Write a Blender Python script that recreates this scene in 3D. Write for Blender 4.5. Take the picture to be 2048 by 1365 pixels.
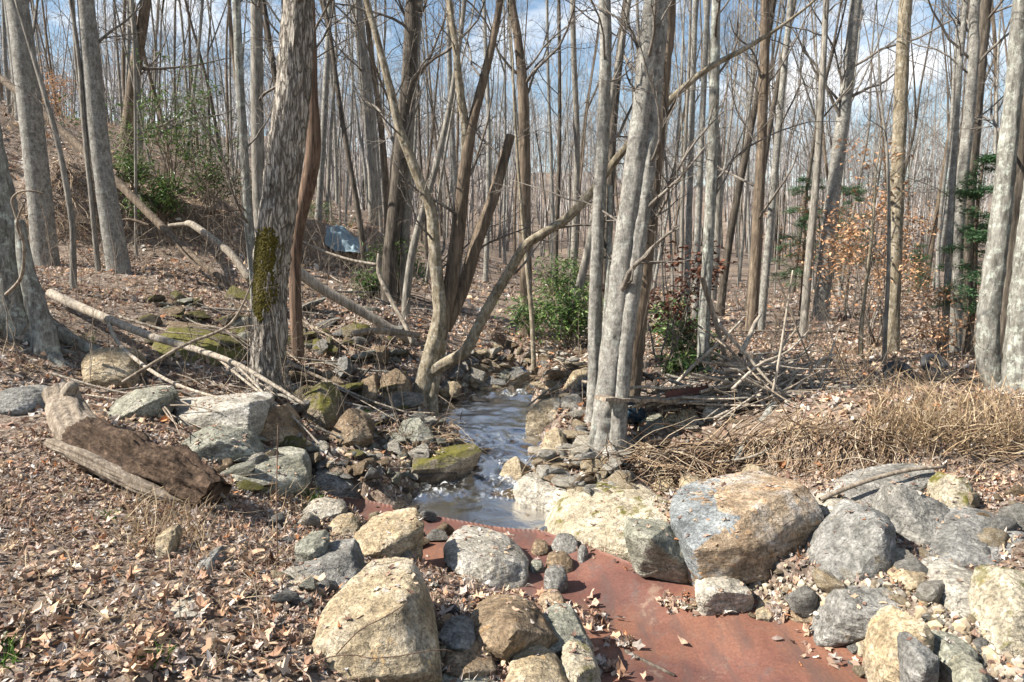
import bpy, bmesh, math, random
import numpy as np
from mathutils import Vector
rad = math.radians
S = bpy.context.scene
for o in list(bpy.data.objects): bpy.data.objects.remove(o)

# ------------------------------------------------------------------ camera, sky, sun, exposure
CAM_Z, PITCH, FPX = 2.1, rad(6.8), 24.0/36.0*2048.0
cd = bpy.data.cameras.new('camera'); cam = bpy.data.objects.new('camera', cd)
S.collection.objects.link(cam); S.camera = cam
cd.lens = 24.0; cd.sensor_width = 36.0; cd.clip_start = 0.05; cd.clip_end = 2000
cam.location = (0, 0, CAM_Z); cam.rotation_euler = (math.pi/2 - PITCH, 0, 0)

SUN_EL, SUN_AZ = rad(42), rad(-103)      # azimuth measured clockwise from +y: the sun stands left of and a little behind the camera
sun_dir = Vector((math.sin(SUN_AZ)*math.cos(SUN_EL), math.cos(SUN_AZ)*math.cos(SUN_EL), math.sin(SUN_EL)))
W = bpy.data.worlds.new('World'); S.world = W; W.use_nodes = True
wn, wl = W.node_tree.nodes, W.node_tree.links
wn.clear()
def wnode(t, **kw):
    n = wn.new(t)
    for k, v in kw.items(): setattr(n, k, v)
    return n
sky = wnode('ShaderNodeTexSky', sky_type='NISHITA', sun_disc=False)
sky.sun_elevation = SUN_EL; sky.sun_rotation = SUN_AZ; sky.altitude = 800; sky.air_density = 1.4; sky.dust_density = 0.4
geo = wnode('ShaderNodeTexCoord'); sep = wnode('ShaderNodeSeparateXYZ'); wl.new(geo.outputs['Generated'], sep.inputs[0])
zc = wnode('ShaderNodeMath', operation='MAXIMUM'); wl.new(sep.outputs['Z'], zc.inputs[0]); zc.inputs[1].default_value = 0.02
za = wnode('ShaderNodeMath', operation='ADD'); wl.new(zc.outputs[0], za.inputs[0]); za.inputs[1].default_value = 0.25
dx = wnode('ShaderNodeMath', operation='DIVIDE'); wl.new(sep.outputs['X'], dx.inputs[0]); wl.new(za.outputs[0], dx.inputs[1])
dy = wnode('ShaderNodeMath', operation='DIVIDE'); wl.new(sep.outputs['Y'], dy.inputs[0]); wl.new(za.outputs[0], dy.inputs[1])
cmb = wnode('ShaderNodeCombineXYZ'); wl.new(dx.outputs[0], cmb.inputs[0]); wl.new(dy.outputs[0], cmb.inputs[1])
cn = wnode('ShaderNodeTexNoise'); cn.inputs['Scale'].default_value = 1.7; cn.inputs['Detail'].default_value = 9; cn.inputs['Roughness'].default_value = 0.58
cn.inputs['Distortion'].default_value = 0.3
wl.new(cmb.outputs[0], cn.inputs['Vector'])
cr = wnode('ShaderNodeValToRGB'); cr.color_ramp.elements[0].position = 0.50; cr.color_ramp.elements[1].position = 0.64
wl.new(cn.outputs['Fac'], cr.inputs[0])
mixc = wnode('ShaderNodeMix', data_type='RGBA'); wl.new(cr.outputs['Color'], mixc.inputs['Factor'])
wl.new(sky.outputs[0], mixc.inputs['A']); mixc.inputs['B'].default_value = (7.8, 7.95, 8.2, 1)
bg = wnode('ShaderNodeBackground'); bg.inputs['Strength'].default_value = 0.062; wl.new(mixc.outputs['Result'], bg.inputs['Color'])
wo = wnode('ShaderNodeOutputWorld'); wl.new(bg.outputs[0], wo.inputs['Surface'])
sl = bpy.data.lights.new('sun', 'SUN'); sl.energy = 5.0; sl.angle = rad(0.53); sl.color = (1.0, 0.93, 0.82)
so = bpy.data.objects.new('sun', sl); S.collection.objects.link(so); so.rotation_euler = sun_dir.to_track_quat('Z', 'Y').to_euler()
S.view_settings.view_transform = 'Standard'; S.view_settings.look = 'None'; S.view_settings.gamma = 1; S.view_settings.exposure = 1.45
S.cycles.max_bounces = 6; S.cycles.transparent_max_bounces = 12

# ------------------------------------------------------------------ helpers
rng = np.random.default_rng(7); R = random.Random(7)
col = S.collection
cP, sP = math.cos(PITCH), math.sin(PITCH)
def at(px, py, Y):
    """the world point Y metres ahead that was measured at photo pixel (px, py)"""
    u, v = (px-1024)/FPX, (682.5-py)/FPX
    d = np.array([u, cP + v*sP, v*cP - sP]); d = d*(Y/d[1])
    return np.array([d[0], d[1], CAM_Z + d[2]])
def unit(v): v = np.asarray(v, float); return v/(np.linalg.norm(v, axis=-1, keepdims=True)+1e-9)
_perm = np.random.default_rng(3).random((256, 256))
def vnoise(x, y):
    x = np.asarray(x, float); y = np.asarray(y, float)
    xi = np.floor(x).astype(int); yi = np.floor(y).astype(int); fx = x-xi; fy = y-yi
    fx = fx*fx*(3-2*fx); fy = fy*fy*(3-2*fy)
    g = lambda a, b: _perm[a & 255, b & 255]
    return ((g(xi,yi)*(1-fx)+g(xi+1,yi)*fx)*(1-fy) + (g(xi,yi+1)*(1-fx)+g(xi+1,yi+1)*fx)*fy)*2-1
_p3 = np.random.default_rng(5).random((64, 64, 64))
def vnoise3(p):
    p = np.asarray(p, float); i = np.floor(p).astype(int); f = p-i; f = f*f*(3-2*f); i &= 63; j = (i+1) & 63
    def g(a, b, c): return _p3[a, b, c]
    x0, y0, z0 = i[...,0], i[...,1], i[...,2]; x1, y1, z1 = j[...,0], j[...,1], j[...,2]; fx, fy, fz = f[...,0], f[...,1], f[...,2]
    a = (g(x0,y0,z0)*(1-fx)+g(x1,y0,z0)*fx)*(1-fy)+(g(x0,y1,z0)*(1-fx)+g(x1,y1,z0)*fx)*fy
    b = (g(x0,y0,z1)*(1-fx)+g(x1,y0,z1)*fx)*(1-fy)+(g(x0,y1,z1)*(1-fx)+g(x1,y1,z1)*fx)*fy
    return (a*(1-fz)+b*fz)*2-1
def fbm3(p, o=3, gain=.5):
    s = 0; a = 1.0
    for k in range(o): s = s + a*vnoise3(p*2**k + 11.3*k); a *= gain
    return s
def smooth(t): t = np.clip(t, 0, 1); return t*t*(3-2*t)

# ------------------------------------------------------------------ terrain
CP = [ # photo pixel and distance of points measured on the ground
 (0,1365,2.3),(300,1365,2.3),(520,1365,2.35),(950,1365,2.75),(0,1100,3.3),(350,1130,3.2),(560,1150,3.25),(0,900,4.5),(200,960,4.3),(420,1010,4.2),
 (600,1040,4.6),(430,850,5.6),(215,775,6.8),(40,640,7.2),(90,530,11.5),(235,540,11),(148,580,9),(540,770,7.2),(350,650,8.6),(430,690,8.0),(620,860,6.4),(700,880,6.4),
 (700,700,9.2),(650,600,12.5),(430,560,12),(750,525,20),(680,490,25),(50,235,22),(100,330,16.5),(50,430,14.2),(250,335,18.5),(250,440,14.8),(420,430,18),(420,500,14.5),
 (600,470,25),(780,500,28),(820,600,13.5),(860,640,11.5),(780,700,9.4),
 (1400,770,7.6),(1400,660,13),(1700,660,13),(1700,620,18.5),(2000,600,22),(1700,590,27),(1300,620,17),(1100,650,13.6),(1100,710,10.2),(1250,760,8.0),
 (1210,905,6.3),(1330,860,6.5),(1450,840,6.5),(1560,800,6.7),(1700,830,5.6),(1860,830,5.5),(2048,850,5.3),(2048,780,6.6),(1800,760,7.4),(1600,720,9.2),
 (1300,940,5.75),(1450,930,5.7),(1500,975,5.1),(1700,965,4.75),(1900,950,4.7),(2048,960,4.5),(1300,1010,5.15),(1500,1170,3.75),(1700,1180,3.5),(2000,1160,3.5),(2048,1340,2.75),(1800,1340,2.75)]
P = np.array([at(*c) for c in CP])
P = np.vstack([P, [[-14,30,6.8],[14,32,1.0],[0,34,2.0],[-5,30,3.2],[22,24,1.1],[-16,12,6.5],[-14,6,3.2],[-8,5,1.7],[-6,2,.95],[7,3,.7],[10,8,.9],[14,14,.85],[0,0,.55],[-3,-2,.7],[4,-2,.5],[.4,2.3,.12],[1.2,2.2,.1],[-6,-6,.8],[8,-6,.6],[-1.9,9.4,1.75-.15]]])
def tps_fit(P, lam=.002):
    n = len(P); d = np.hypot(P[:,None,0]-P[None,:,0], P[:,None,1]-P[None,:,1])
    K = np.where(d > 0, d*d*np.log(d+1e-9), 0) + lam*n*np.eye(n)
    Q = np.c_[np.ones(n), P[:,:2]]; A = np.block([[K, Q], [Q.T, np.zeros((3,3))]])
    return np.linalg.solve(A, np.r_[P[:,2], 0,0,0])
TW = tps_fit(P)
def tps(x, y):
    out = np.empty(x.shape); n = len(P); xf, yf, of = x.ravel(), y.ravel(), out.ravel()
    for s in range(0, len(xf), 20000):
        a, b = xf[s:s+20000], yf[s:s+20000]
        d2 = (a[:,None]-P[None,:,0])**2 + (b[:,None]-P[None,:,1])**2
        of[s:s+20000] = (np.where(d2 > 0, .5*d2*np.log(d2+1e-12), 0) @ TW[:n]) + TW[n] + TW[n+1]*a + TW[n+2]*b
    return of.reshape(x.shape)
# the stream: photo pixel of the centre line, water level, half width
ST = [(1120,1130,-.10,.55),(1030,1065,-.03,.55),(945,1000,0,.62),(975,955,.05,.46),(1010,915,.10,.40),(1005,880,.15,.45),(985,850,.19,.60),(975,818,.23,.74),(1000,792,.27,.52),(1050,768,.34,.22),(1050,745,.42,.14),(1015,722,.5,.12),(1010,700,.58,.12)]
SP = []
for px, py, z, w in ST:
    a = at(px, py, 1.0); k = (CAM_Z-z)/(CAM_Z-a[2]); SP.append((a[0]*k, k, z, w))
SP += [(SP[-1][0]+.5, 15.5, .75, .12), (SP[-1][0]+.2, 19, .95, .12)]
SP = np.array(SP)
# resample with a smooth curve
_t = np.arange(len(SP)); _tt = np.linspace(0, len(SP)-1, 140)
def catmull(A, tt):
    i = np.clip(np.floor(tt).astype(int), 0, len(A)-2); f = (tt-i)[:,None]
    p0, p1, p2, p3 = A[np.maximum(i-1,0)], A[i], A[i+1], A[np.minimum(i+2,len(A)-1)]
    return .5*((2*p1)+(-p0+p2)*f+(2*p0-5*p1+4*p2-p3)*f*f+(-p0+3*p1-3*p2+p3)*f**3)
SC = catmull(SP, _tt)
def stream(x, y):
    """distance to the centre line, water level and half width at the nearest point"""
    d = np.full(x.shape, 1e9); z = np.zeros(x.shape); w = np.ones(x.shape)
    for i in range(0, len(SC), 1):
        dd = np.hypot(x-SC[i,0], y-SC[i,1]); m = dd < d
        d = np.where(m, dd, d); z = np.where(m, SC[i,2], z); w = np.where(m, SC[i,3], w)
    return d, z, w
# the rusty plate: far edge measured along the photo, sheet running towards and past the camera
PE = np.array([at(*c) for c in [(560,972,5.75),(640,987,5.62),(760,1003,5.45),(880,1030,5.25),(980,1049,5.1),(1080,1060,4.98),(1180,1098,4.62),(1300,1147,4.22),(1400,1176,3.98),(1560,1200,3.78),(1760,1240,3.5)]])
PD = np.array([.16, -1.0]); PL = 3.1
def plate_st(x, y):
    # s by projecting back along PD onto the edge polyline (x as parameter after removing the drift)
    q = x + PD[0]*y; e = PE[:,0] + PD[0]*PE[:,1]
    ye = np.interp(q, e, PE[:,1]); ze = np.interp(q, e, PE[:,2])
    return q, (ye-y), ze, (q > e[0]) & (q < e[-1])
def plate_z(x, y):
    q, t, ze, ok = plate_st(x, y)
    base = ze*np.exp(-np.maximum(t,0)*.5) + (1-np.exp(-np.maximum(t,0)*.5))*.085
    z = base + .035*np.sin(q*2.1+t*1.3+.6)*smooth(t/.8) + .016*np.sin(q*5.3-t*2.2) *smooth(t/.5) + .02*vnoise(q*1.4, t*1.1)
    return np.where(ok & (t > -.02) & (t < PL), z, -9.0)
def at_z(px, py, z):
    a = at(px, py, 1.0); k = (CAM_Z-z)/(CAM_Z-a[2]); return np.array([a[0]*k, k])
PLF = np.array([at_z(*c, .09) for c in [(1190,1400),(1182,1330),(1165,1275),(1090,1225),(990,1200),(850,1165),(800,1125),(780,1090),(740,1050),(650,1010),(560,972)]])
PRT = np.array([at_z(*c, .09) for c in [(1800,1400),(1720,1330),(1660,1290),(1560,1240),(1480,1205),(1390,1175),(1200,1105),(1080,1060)]]); PRT = PRT[np.argsort(PRT[:,1])]; PLF = PLF[np.argsort(PLF[:,1])]
BK = np.array([at(*c)[:2] for c in [(1190,925,6.0),(1300,915,5.95),(1420,890,6.0),(1500,875,5.85),(1600,860,5.5),(1720,850,5.3),(1850,880,5.05),(2048,900,4.9),(2400,900,4.9)]])
_bx = [-70,-30,-20,0,20,60,120]; _bz = [14,7.0,4.8,1.9,1.0,1.6,2]
_rx = [-220,-97,-39,0,45,97,220]; _rz = [42,30,23.5,18.5,15.5,14,14]
def height(x, y):
    x = np.asarray(x, float); y = np.asarray(y, float); shp = x.shape; x = np.atleast_1d(x); y = np.atleast_1d(y)
    near = tps(np.clip(x, -24, 26), np.clip(y, -6, 46))
    far = np.interp(x, _bx, _bz); far = far + (np.interp(x, _rx, _rz)-far)*smooth((y-38)/100) - np.maximum(y-150, 0)*.05
    w = np.maximum(smooth((y-28)/22), smooth((np.abs(x)-15)/13)); w = np.where(y < 4, np.maximum(w, smooth((2-y)/8)*smooth((np.abs(x)-5)/10)), w)
    back = smooth((-1-y)/8); h = near*(1-w)+far*w; h = h*(1-back)+np.interp(x, [-30,0,30], [4,.7,.6])*back
    r = smooth((y-5)/10)
    h = h + vnoise(x*.9, y*.9)*.05 + vnoise(x*2.7+9, y*2.7)*.028 + vnoise(x*8+3, y*8)*.012 + r*vnoise(x*.35, y*.35)*.10 + smooth((y-25)/30)*vnoise(x*.08, y*.08)*1.2
    d, z, ww = stream(x, y); k = (y < 20) & (y > 1)
    prof = z - .13 + .15*np.minimum(d/ww, 1.6)**2 + np.maximum(d-ww, 0)*.75
    hc = np.minimum(h, prof); hc = np.where((d > ww*1.08) & (d < ww+1.2), np.maximum(hc, z+.03), hc)
    h = np.where(k, hc, h)
    pz = plate_z(x, y); q, t, ze, ok = plate_st(x, y)
    # banks of rocks and leaves cover the plate's sides and slope up from its visible outline
    out = np.maximum(np.maximum(np.interp(y, PLF[:,1], PLF[:,0])-x, x-np.interp(y, PRT[:,1], PRT[:,0])), 0)
    lim = np.where(pz > -1, pz, .08)-.05+out*.9
    h = np.where((y > 1) & (y < PE[0,1]) & (t > -.05) & (out < 1.2) & ok, np.minimum(h, lim), h)
    # the undercut bank below the brush pile and dry grass
    bx = np.interp(x, BK[:,0], BK[:,1]); bs = y-bx; wgt = smooth((x-BK[0,0]-.1)/.5)*smooth((bs+.9)/.3)*(1-smooth((bs-.9)/.6))
    h = h + wgt*(-.16*smooth((.05-bs)/.12)*smooth((bs+.9)/.6)+.06*smooth((bs-.02)/.12))
    # the dark bank at the foot of the left hillside
    lb_ = y-np.interp(x, [-14,-8.5,-5.5,-3.5,0], [11.8,13.0,15.2,18.0,23]); h = h + 1.25*(smooth(lb_/.7)-smooth(lb_/7.0))*smooth((-2.2-x)/2)*(.8+.4*vnoise(x*.8, y*.8))
    return h.reshape(shp)
def surf(x, y):
    return np.maximum(height(x, y), plate_z(np.asarray(x, float), np.asarray(y, float)))
def hz(x, y): return float(height(np.array([x]), np.array([y]))[0])
YS = np.concatenate([np.arange(1.8, 12, .03), np.arange(12, 60, .12)])
def hit(px, py):
    """where the view ray of a photo pixel meets the ground"""
    Y = YS
    a = at(px, py, 1.0); dz = a[2]-CAM_Z
    z = CAM_Z + dz*Y; g = surf(a[0]*Y, Y); i = np.argmax(g >= z)
    if g[i] < z[i]: i = len(Y)-1
    return np.array([a[0]*Y[i], Y[i], g[i]])

# ------------------------------------------------------------------ mesh building
class MB:
    """collects vertices, quads and triangles, with a colour per vertex if wanted"""
    def __init__(s): s.v = []; s.q = []; s.t = []; s.c = []; s.n = 0; s.tm = []; s.qm = []
    def add(s, v, q=None, t=None, c=None, m=0):
        v = np.asarray(v, float).reshape(-1, 3)
        if q is not None and len(q): q = np.asarray(q, int).reshape(-1, 4)+s.n; s.q.append(q); s.qm.append(np.full(len(q), m))
        if t is not None and len(t): t = np.asarray(t, int).reshape(-1, 3)+s.n; s.t.append(t); s.tm.append(np.full(len(t), m))
        s.v.append(v); s.n += len(v)
        if c is not None: s.c.append(np.broadcast_to(np.asarray(c, float), (len(v), 3)))
        return s
    def tubes(s, paths, radii, sides, m=0):
        """K tubes at once: paths (K,n,3), radii (K,n)"""
        paths = np.asarray(paths, float); radii = np.asarray(radii, float)
        if paths.ndim == 2: paths = paths[None]; radii = radii[None]
        K, n, _ = paths.shape
        T = unit(np.gradient(paths, axis=1)); ref = np.where(np.abs(T[:,:1,2:3]) > .9, np.array([1.,0,0]), np.array([0,0,1.]))
        ref = np.broadcast_to(ref, T.shape); A = unit(np.cross(T, ref)); B = np.cross(T, A)
        th = np.arange(sides)/sides*2*np.pi
        ring = A[:,:,None]*np.cos(th)[None,None,:,None] + B[:,:,None]*np.sin(th)[None,None,:,None]
        V = paths[:,:,None] + ring*radii[:,:,None,None]
        i = np.arange(n-1)[:,None]; j = np.arange(sides)[None]; j2 = (j+1) % sides
        q = np.stack(np.broadcast_arrays(i*sides+j, i*sides+j2, (i+1)*sides+j2, (i+1)*sides+j), -1).reshape(-1, 4)
        q = (np.arange(K)[:,None,None]*(n*sides) + q[None]).reshape(-1, 4)
        cap = []
        if sides > 3:
            for j in range(1, sides-1): cap += [((n-1)*sides, (n-1)*sides+j, (n-1)*sides+j+1), (0, j+1, j)]
            cap = (np.arange(K)[:,None,None]*(n*sides)+np.array(cap)[None]).reshape(-1, 3)
        s.add(V, q, cap, m=m); return s
    def mesh(s, name, mats, smoothed=True, origin=None):
        me = bpy.data.meshes.new(name); V = np.concatenate(s.v)
        if origin is not None: V = V-np.asarray(origin)
        q = np.concatenate(s.q) if s.q else np.zeros((0,4), int); t = np.concatenate(s.t) if s.t else np.zeros((0,3), int)
        me.vertices.add(len(V)); me.vertices.foreach_set('co', V.astype(np.float32).ravel())
        me.loops.add(q.size+t.size); me.loops.foreach_set('vertex_index', np.r_[q.ravel(), t.ravel()].astype(np.int32))
        me.polygons.add(len(q)+len(t)); ls = np.r_[np.arange(len(q))*4, q.size+np.arange(len(t))*3]
        me.polygons.foreach_set('loop_start', ls.astype(np.int32)); me.polygons.foreach_set('loop_total', np.r_[np.full(len(q),4), np.full(len(t),3)].astype(np.int32))
        me.polygons.foreach_set('use_smooth', np.full(len(q)+len(t), smoothed))
        me.polygons.foreach_set('material_index', np.concatenate(s.qm+s.tm).astype(np.int32))
        for m in (mats if isinstance(mats, (list, tuple)) else [mats]): me.materials.append(m)
        if s.c:
            C = np.concatenate(s.c); a = me.color_attributes.new('tint', 'FLOAT_COLOR', 'POINT')
            a.data.foreach_set('color', np.c_[C, np.ones(len(C))].astype(np.float32).ravel())
        me.update(); me.validate(); return me
def link(name, me, parent=None, loc=None, label=None, cat=None, group=None, kind=None):
    o = bpy.data.objects.new(name, me); col.objects.link(o)
    if parent is not None: o.parent = parent
    if loc is not None: o.location = loc
    if label: o['label'] = label
    if cat: o['category'] = cat
    if group: o['group'] = group
    if kind: o['kind'] = kind
    return o
def empty(name, loc, label, cat, group=None): 
    o = link(name, None, None, loc, label, cat, group); o.empty_display_size = .1; return o

# ------------------------------------------------------------------ materials
def material(name):
    m = bpy.data.materials.new(name); m.use_nodes = True; nt = m.node_tree; b = nt.nodes['Principled BSDF']
    b.inputs['Specular IOR Level'].default_value = .25; return m, nt, b
def nd(nt, t, **kw):
    n = nt.nodes.new(t)
    for k, v in kw.items():
        if k in n.inputs: n.inputs[k].default_value = v
        else: setattr(n, k, v)
    return n
def ramp(nt, src, stops):
    r = nt.nodes.new('ShaderNodeValToRGB'); e = r.color_ramp.elements
    while len(e) < len(stops): e.new(.5)
    for el, (p, c) in zip(e, stops): el.position = p; el.color = (*c, 1) if len(c) == 3 else c
    nt.links.new(src, r.inputs[0]); return r.outputs[0]
def g(v): return (v, v, v)
def mix(nt, f, a, b, mode='MIX'):
    n = nt.nodes.new('ShaderNodeMix'); n.data_type = 'RGBA'; n.blend_type = mode
    for s, v in (('Factor', f), ('A', a), ('B', b)):
        if isinstance(v, bpy.types.NodeSocket): nt.links.new(v, n.inputs[s])
        else: n.inputs[s].default_value = v if s == 'Factor' else (*v, 1)
    return n.outputs['Result']
def coords(nt, scale=(1,1,1), kind='Object'):
    tc = nt.nodes.new('ShaderNodeTexCoord'); mp = nt.nodes.new('ShaderNodeMapping'); mp.inputs['Scale'].default_value = scale
    nt.links.new(tc.outputs[kind], mp.inputs[0]); return mp.outputs[0]
def noise(nt, vec, scale, detail=5, rough=.6, dist=0):
    n = nd(nt, 'ShaderNodeTexNoise', Scale=scale, Detail=detail, Roughness=rough, Distortion=dist); nt.links.new(vec, n.inputs['Vector']); return n.outputs['Fac']
def bump(nt, b, h, strength, dist, prev=None):
    n = nd(nt, 'ShaderNodeBump', Strength=strength, Distance=dist); nt.links.new(h, n.inputs['Height'])
    if prev: nt.links.new(prev, n.inputs['Normal'])
    nt.links.new(n.outputs[0], b.inputs['Normal']); return n.outputs[0]
def rnd(nt): return nt.nodes.new('ShaderNodeObjectInfo').outputs['Random']

def bark(name, c0, c1, c2, vs=(9,9,1.6), bs=.6, bd=.02, lichen=None, bands=False, plates=False):
    c0, c1, c2 = (tuple(x*.68 for x in c0), tuple(x*.80 for x in c1), tuple(x*.9 for x in c2)); m, nt, b = material(name); v = coords(nt, vs); v1 = coords(nt)
    n1 = noise(nt, v, 2.2, 8, .65); n2 = noise(nt, v1, 2.0, 4, .6)
    c = ramp(nt, n1, [(.30, c0), (.5, c1), (.72, c2)])
    if plates:
        vo = nd(nt, 'ShaderNodeTexVoronoi', feature='DISTANCE_TO_EDGE', Scale=2.2)
        dn = nd(nt, 'ShaderNodeTexNoise', Scale=2.0, Detail=7); nt.links.new(v, dn.inputs['Vector'])
        ad = nd(nt, 'ShaderNodeVectorMath', operation='ADD'); nt.links.new(v, ad.inputs[0]); nt.links.new(dn.outputs['Color'], ad.inputs[1]); nt.links.new(ad.outputs[0], vo.inputs['Vector'])
        e = ramp(nt, vo.outputs['Distance'], [(.0, g(0)), (.16, g(1))]); c = mix(nt, e, tuple(x*.75 for x in c0), c)
    if lichen:
        l = ramp(nt, noise(nt, v1, 11, 9, .8), [(.50, g(0)), (.60, g(.8))]); c = mix(nt, l, c, lichen)
    if bands:
        vb = coords(nt, (5,5,26)); l = ramp(nt, noise(nt, vb, 2.0, 7, .75), [(.48, g(0)), (.66, g(.6))]); c = mix(nt, l, c, tuple(x*.55 for x in c1)); l = ramp(nt, noise(nt, v1, 30, 5, .8), [(.3, g(.6)), (.7, g(1.3))]); c = mix(nt, .6, c, l, 'MULTIPLY')
    c = mix(nt, .5, c, ramp(nt, n2, [(.3, g(.65)), (.7, g(1.25))]), 'MULTIPLY')
    n6 = noise(nt, v, 6.5, 8, .78, .4); c = mix(nt, .75, c, ramp(nt, n6, [(.36, g(.35)), (.52, g(1.0)), (.68, g(1.5))]), 'MULTIPLY')
    nt.links.new(c, b.inputs['Base Color']); b.inputs['Roughness'].default_value = .9
    p = bump(nt, b, n1, bs, bd); p = bump(nt, b, n6, .7, .012, p)
    if plates: bump(nt, b, e, .8, .02, p)
    return m
def rockmat(name, c0, c1, c2, stain=None, stain_at=.58, moss=0.0, band=(2,2,9), fine=.8):
    m, nt, b = material(name); v = coords(nt); vb = coords(nt, band)
    dn = nd(nt, 'ShaderNodeTexNoise', Scale=1.6, Detail=3); nt.links.new(v, dn.inputs['Vector'])
    ad = nd(nt, 'ShaderNodeVectorMath', operation='ADD'); nt.links.new(vb, ad.inputs[0]); nt.links.new(dn.outputs['Color'], ad.inputs[1])
    n1 = noise(nt, v, 3.2, 8, .68, .4); n2 = noise(nt, ad.outputs[0], 2.2, 7, .62); n3 = noise(nt, v, 55, 4, .75); n4 = noise(nt, v, 11, 6, .7)
    c0, c1, c2 = [(k[0]*.64, k[1]*.63, k[2]*.63) for k in (c0, c1, c2)]
    c = ramp(nt, n1, [(.34, c0), (.5, c1), (.64, c2)])
    c = mix(nt, .75, c, ramp(nt, n2, [(.32, g(.5)), (.5, g(1.0)), (.68, g(1.45))]), 'MULTIPLY')
    if stain: c = mix(nt, ramp(nt, n4, [(stain_at, g(0)), (stain_at+.1, g(.85))]), c, stain)
    c = mix(nt, fine, c, ramp(nt, n3, [(.36, g(.4)), (.5, g(1.0)), (.66, g(1.55))]), 'MULTIPLY')
    n5 = noise(nt, v, 24, 6, .75); c = mix(nt, .6, c, ramp(nt, n5, [(.36, g(.5)), (.5, g(1.0)), (.64, g(1.4))]), 'MULTIPLY')
    c = mix(nt, .35, c, ramp(nt, rnd(nt), [(0, (.75,.74,.72)), (.5, (1.0,.98,.94)), (1, (1.2,1.1,.95))]), 'MULTIPLY')
    vo = nd(nt, 'ShaderNodeTexVoronoi', feature='DISTANCE_TO_EDGE', Scale=1.1)
    ad2 = nd(nt, 'ShaderNodeVectorMath', operation='ADD'); dn2 = nd(nt, 'ShaderNodeTexNoise', Scale=5.0, Detail=5); nt.links.new(v, dn2.inputs['Vector']); nt.links.new(ad.outputs[0], ad2.inputs[0]); nt.links.new(dn2.outputs['Color'], ad2.inputs[1]); nt.links.new(ad2.outputs[0], vo.inputs['Vector'])
    cr_ = ramp(nt, vo.outputs['Distance'], [(.0, g(0)), (.012, g(1))])
    mk = ramp(nt, noise(nt, v, 1.7, 2), [(.50, g(1)), (.58, g(0))]); crk = mix(nt, mk, cr_, g(1))
    c = mix(nt, crk, mix(nt, .7, c, (.05,.04,.03)), c)
    if moss > 0:
        gm = nt.nodes.new('ShaderNodeNewGeometry'); sx = nt.nodes.new('ShaderNodeSeparateXYZ'); nt.links.new(gm.outputs['Normal'], sx.inputs[0])
        up = ramp(nt, sx.outputs['Z'], [(.25, g(0)), (.75, g(1))]); mn = ramp(nt, noise(nt, v, 4.5, 6, .7), [(.62-moss*.3, g(0)), (.70-moss*.3, g(1))])
        mm = mix(nt, 1.0, up, mn, 'MULTIPLY'); c = mix(nt, mm, c, mix(nt, noise(nt, v, 30), (.035,.04,.008), (.17,.15,.03)))
    nt.links.new(c, b.inputs['Base Color']); b.inputs['Roughness'].default_value = .82
    p = bump(nt, b, n2, .9, .05); p = bump(nt, b, n4, .9, .035, p); p = bump(nt, b, crk, .5, .012, p); bump(nt, b, n3, .6, .008, p)
    return m
def tinted(name, rough=.8, sub=0.0, var=.35, sc=40):
    """colour from the mesh's own 'tint' attribute, with fine mottling"""
    m, nt, b = material(name); a = nd(nt, 'ShaderNodeAttribute', attribute_name='tint'); n = noise(nt, coords(nt), sc, 4, .7)
    c = mix(nt, var, a.outputs['Color'], ramp(nt, n, [(.3, g(.5)), (.7, g(1.5))]), 'MULTIPLY')
    nt.links.new(c, b.inputs['Base Color']); b.inputs['Roughness'].default_value = rough
    if sub:
        tr = nt.nodes.new('ShaderNodeBsdfTranslucent'); nt.links.new(c, tr.inputs['Color']); mx = nt.nodes.new('ShaderNodeMixShader'); mx.inputs[0].default_value = sub
        nt.links.new(b.outputs[0], mx.inputs[1]); nt.links.new(tr.outputs[0], mx.inputs[2]); nt.links.new(mx.outputs[0], nt.nodes['Material Output'].inputs['Surface'])
    return m
M = {}
M['beech'] = bark('smooth_grey_bark', (.13,.12,.105), (.265,.25,.225), (.40,.38,.345), (9,9,4), .5, .01, (.33,.335,.305), True)
M['grey'] = bark('grey_bark', (.11,.10,.085), (.25,.23,.20), (.38,.355,.31), (10,10,1.8), .6, .015)
M['lichen'] = bark('lichen_bark', (.10,.095,.08), (.23,.22,.195), (.34,.33,.30), (10,10,2), .6, .015, (.40,.43,.38))
M['brown'] = bark('brown_bark', (.07,.052,.038), (.17,.13,.095), (.28,.225,.165), (10,10,1.4), .8, .02)
M['dark'] = bark('dark_bark', (.04,.033,.027), (.105,.088,.07), (.20,.17,.14), (10,10,1.4), .8, .02)
M['flaky'] = bark('flaking_bark', (.24,.205,.17), (.46,.415,.36), (.64,.60,.54), (11,11,1.8), .8, .02, None, False, True)
M['yellow'] = bark('yellowish_bark', (.10,.082,.055), (.235,.195,.135), (.40,.35,.265), (9,9,3), .7, .015, (.36,.335,.28))
M['red'] = bark('reddish_dead_wood', (.07,.045,.032), (.165,.108,.076), (.29,.20,.14), (12,12,.8), .7, .015)
M['driftwood'] = bark('weathered_wood', (.14,.115,.09), (.32,.275,.22), (.50,.45,.385), (14,14,1.2), .8, .012)
M['pilewood'] = bark('pale_dry_wood', (.20,.165,.13), (.42,.36,.29), (.60,.54,.46), (14,14,1.2), .6, .008)
M['stick'] = bark('dry_stick_bark', (.13,.10,.075), (.29,.235,.18), (.46,.40,.33), (14,14,3), .6, .006)
M['rotten'] = bark('crumbling_rotten_wood', (.035,.022,.015), (.12,.078,.052), (.25,.17,.118), (9,9,9), 1.0, .06)
M['twig'] = bark('twig_bark', (.10,.085,.07), (.20,.175,.15), (.32,.29,.255), (6,6,3), .3, .003)
M['tan'] = rockmat('tan_rock', (.30,.235,.145), (.47,.39,.265), (.58,.52,.41), (.40,.26,.11), .60)
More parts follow.
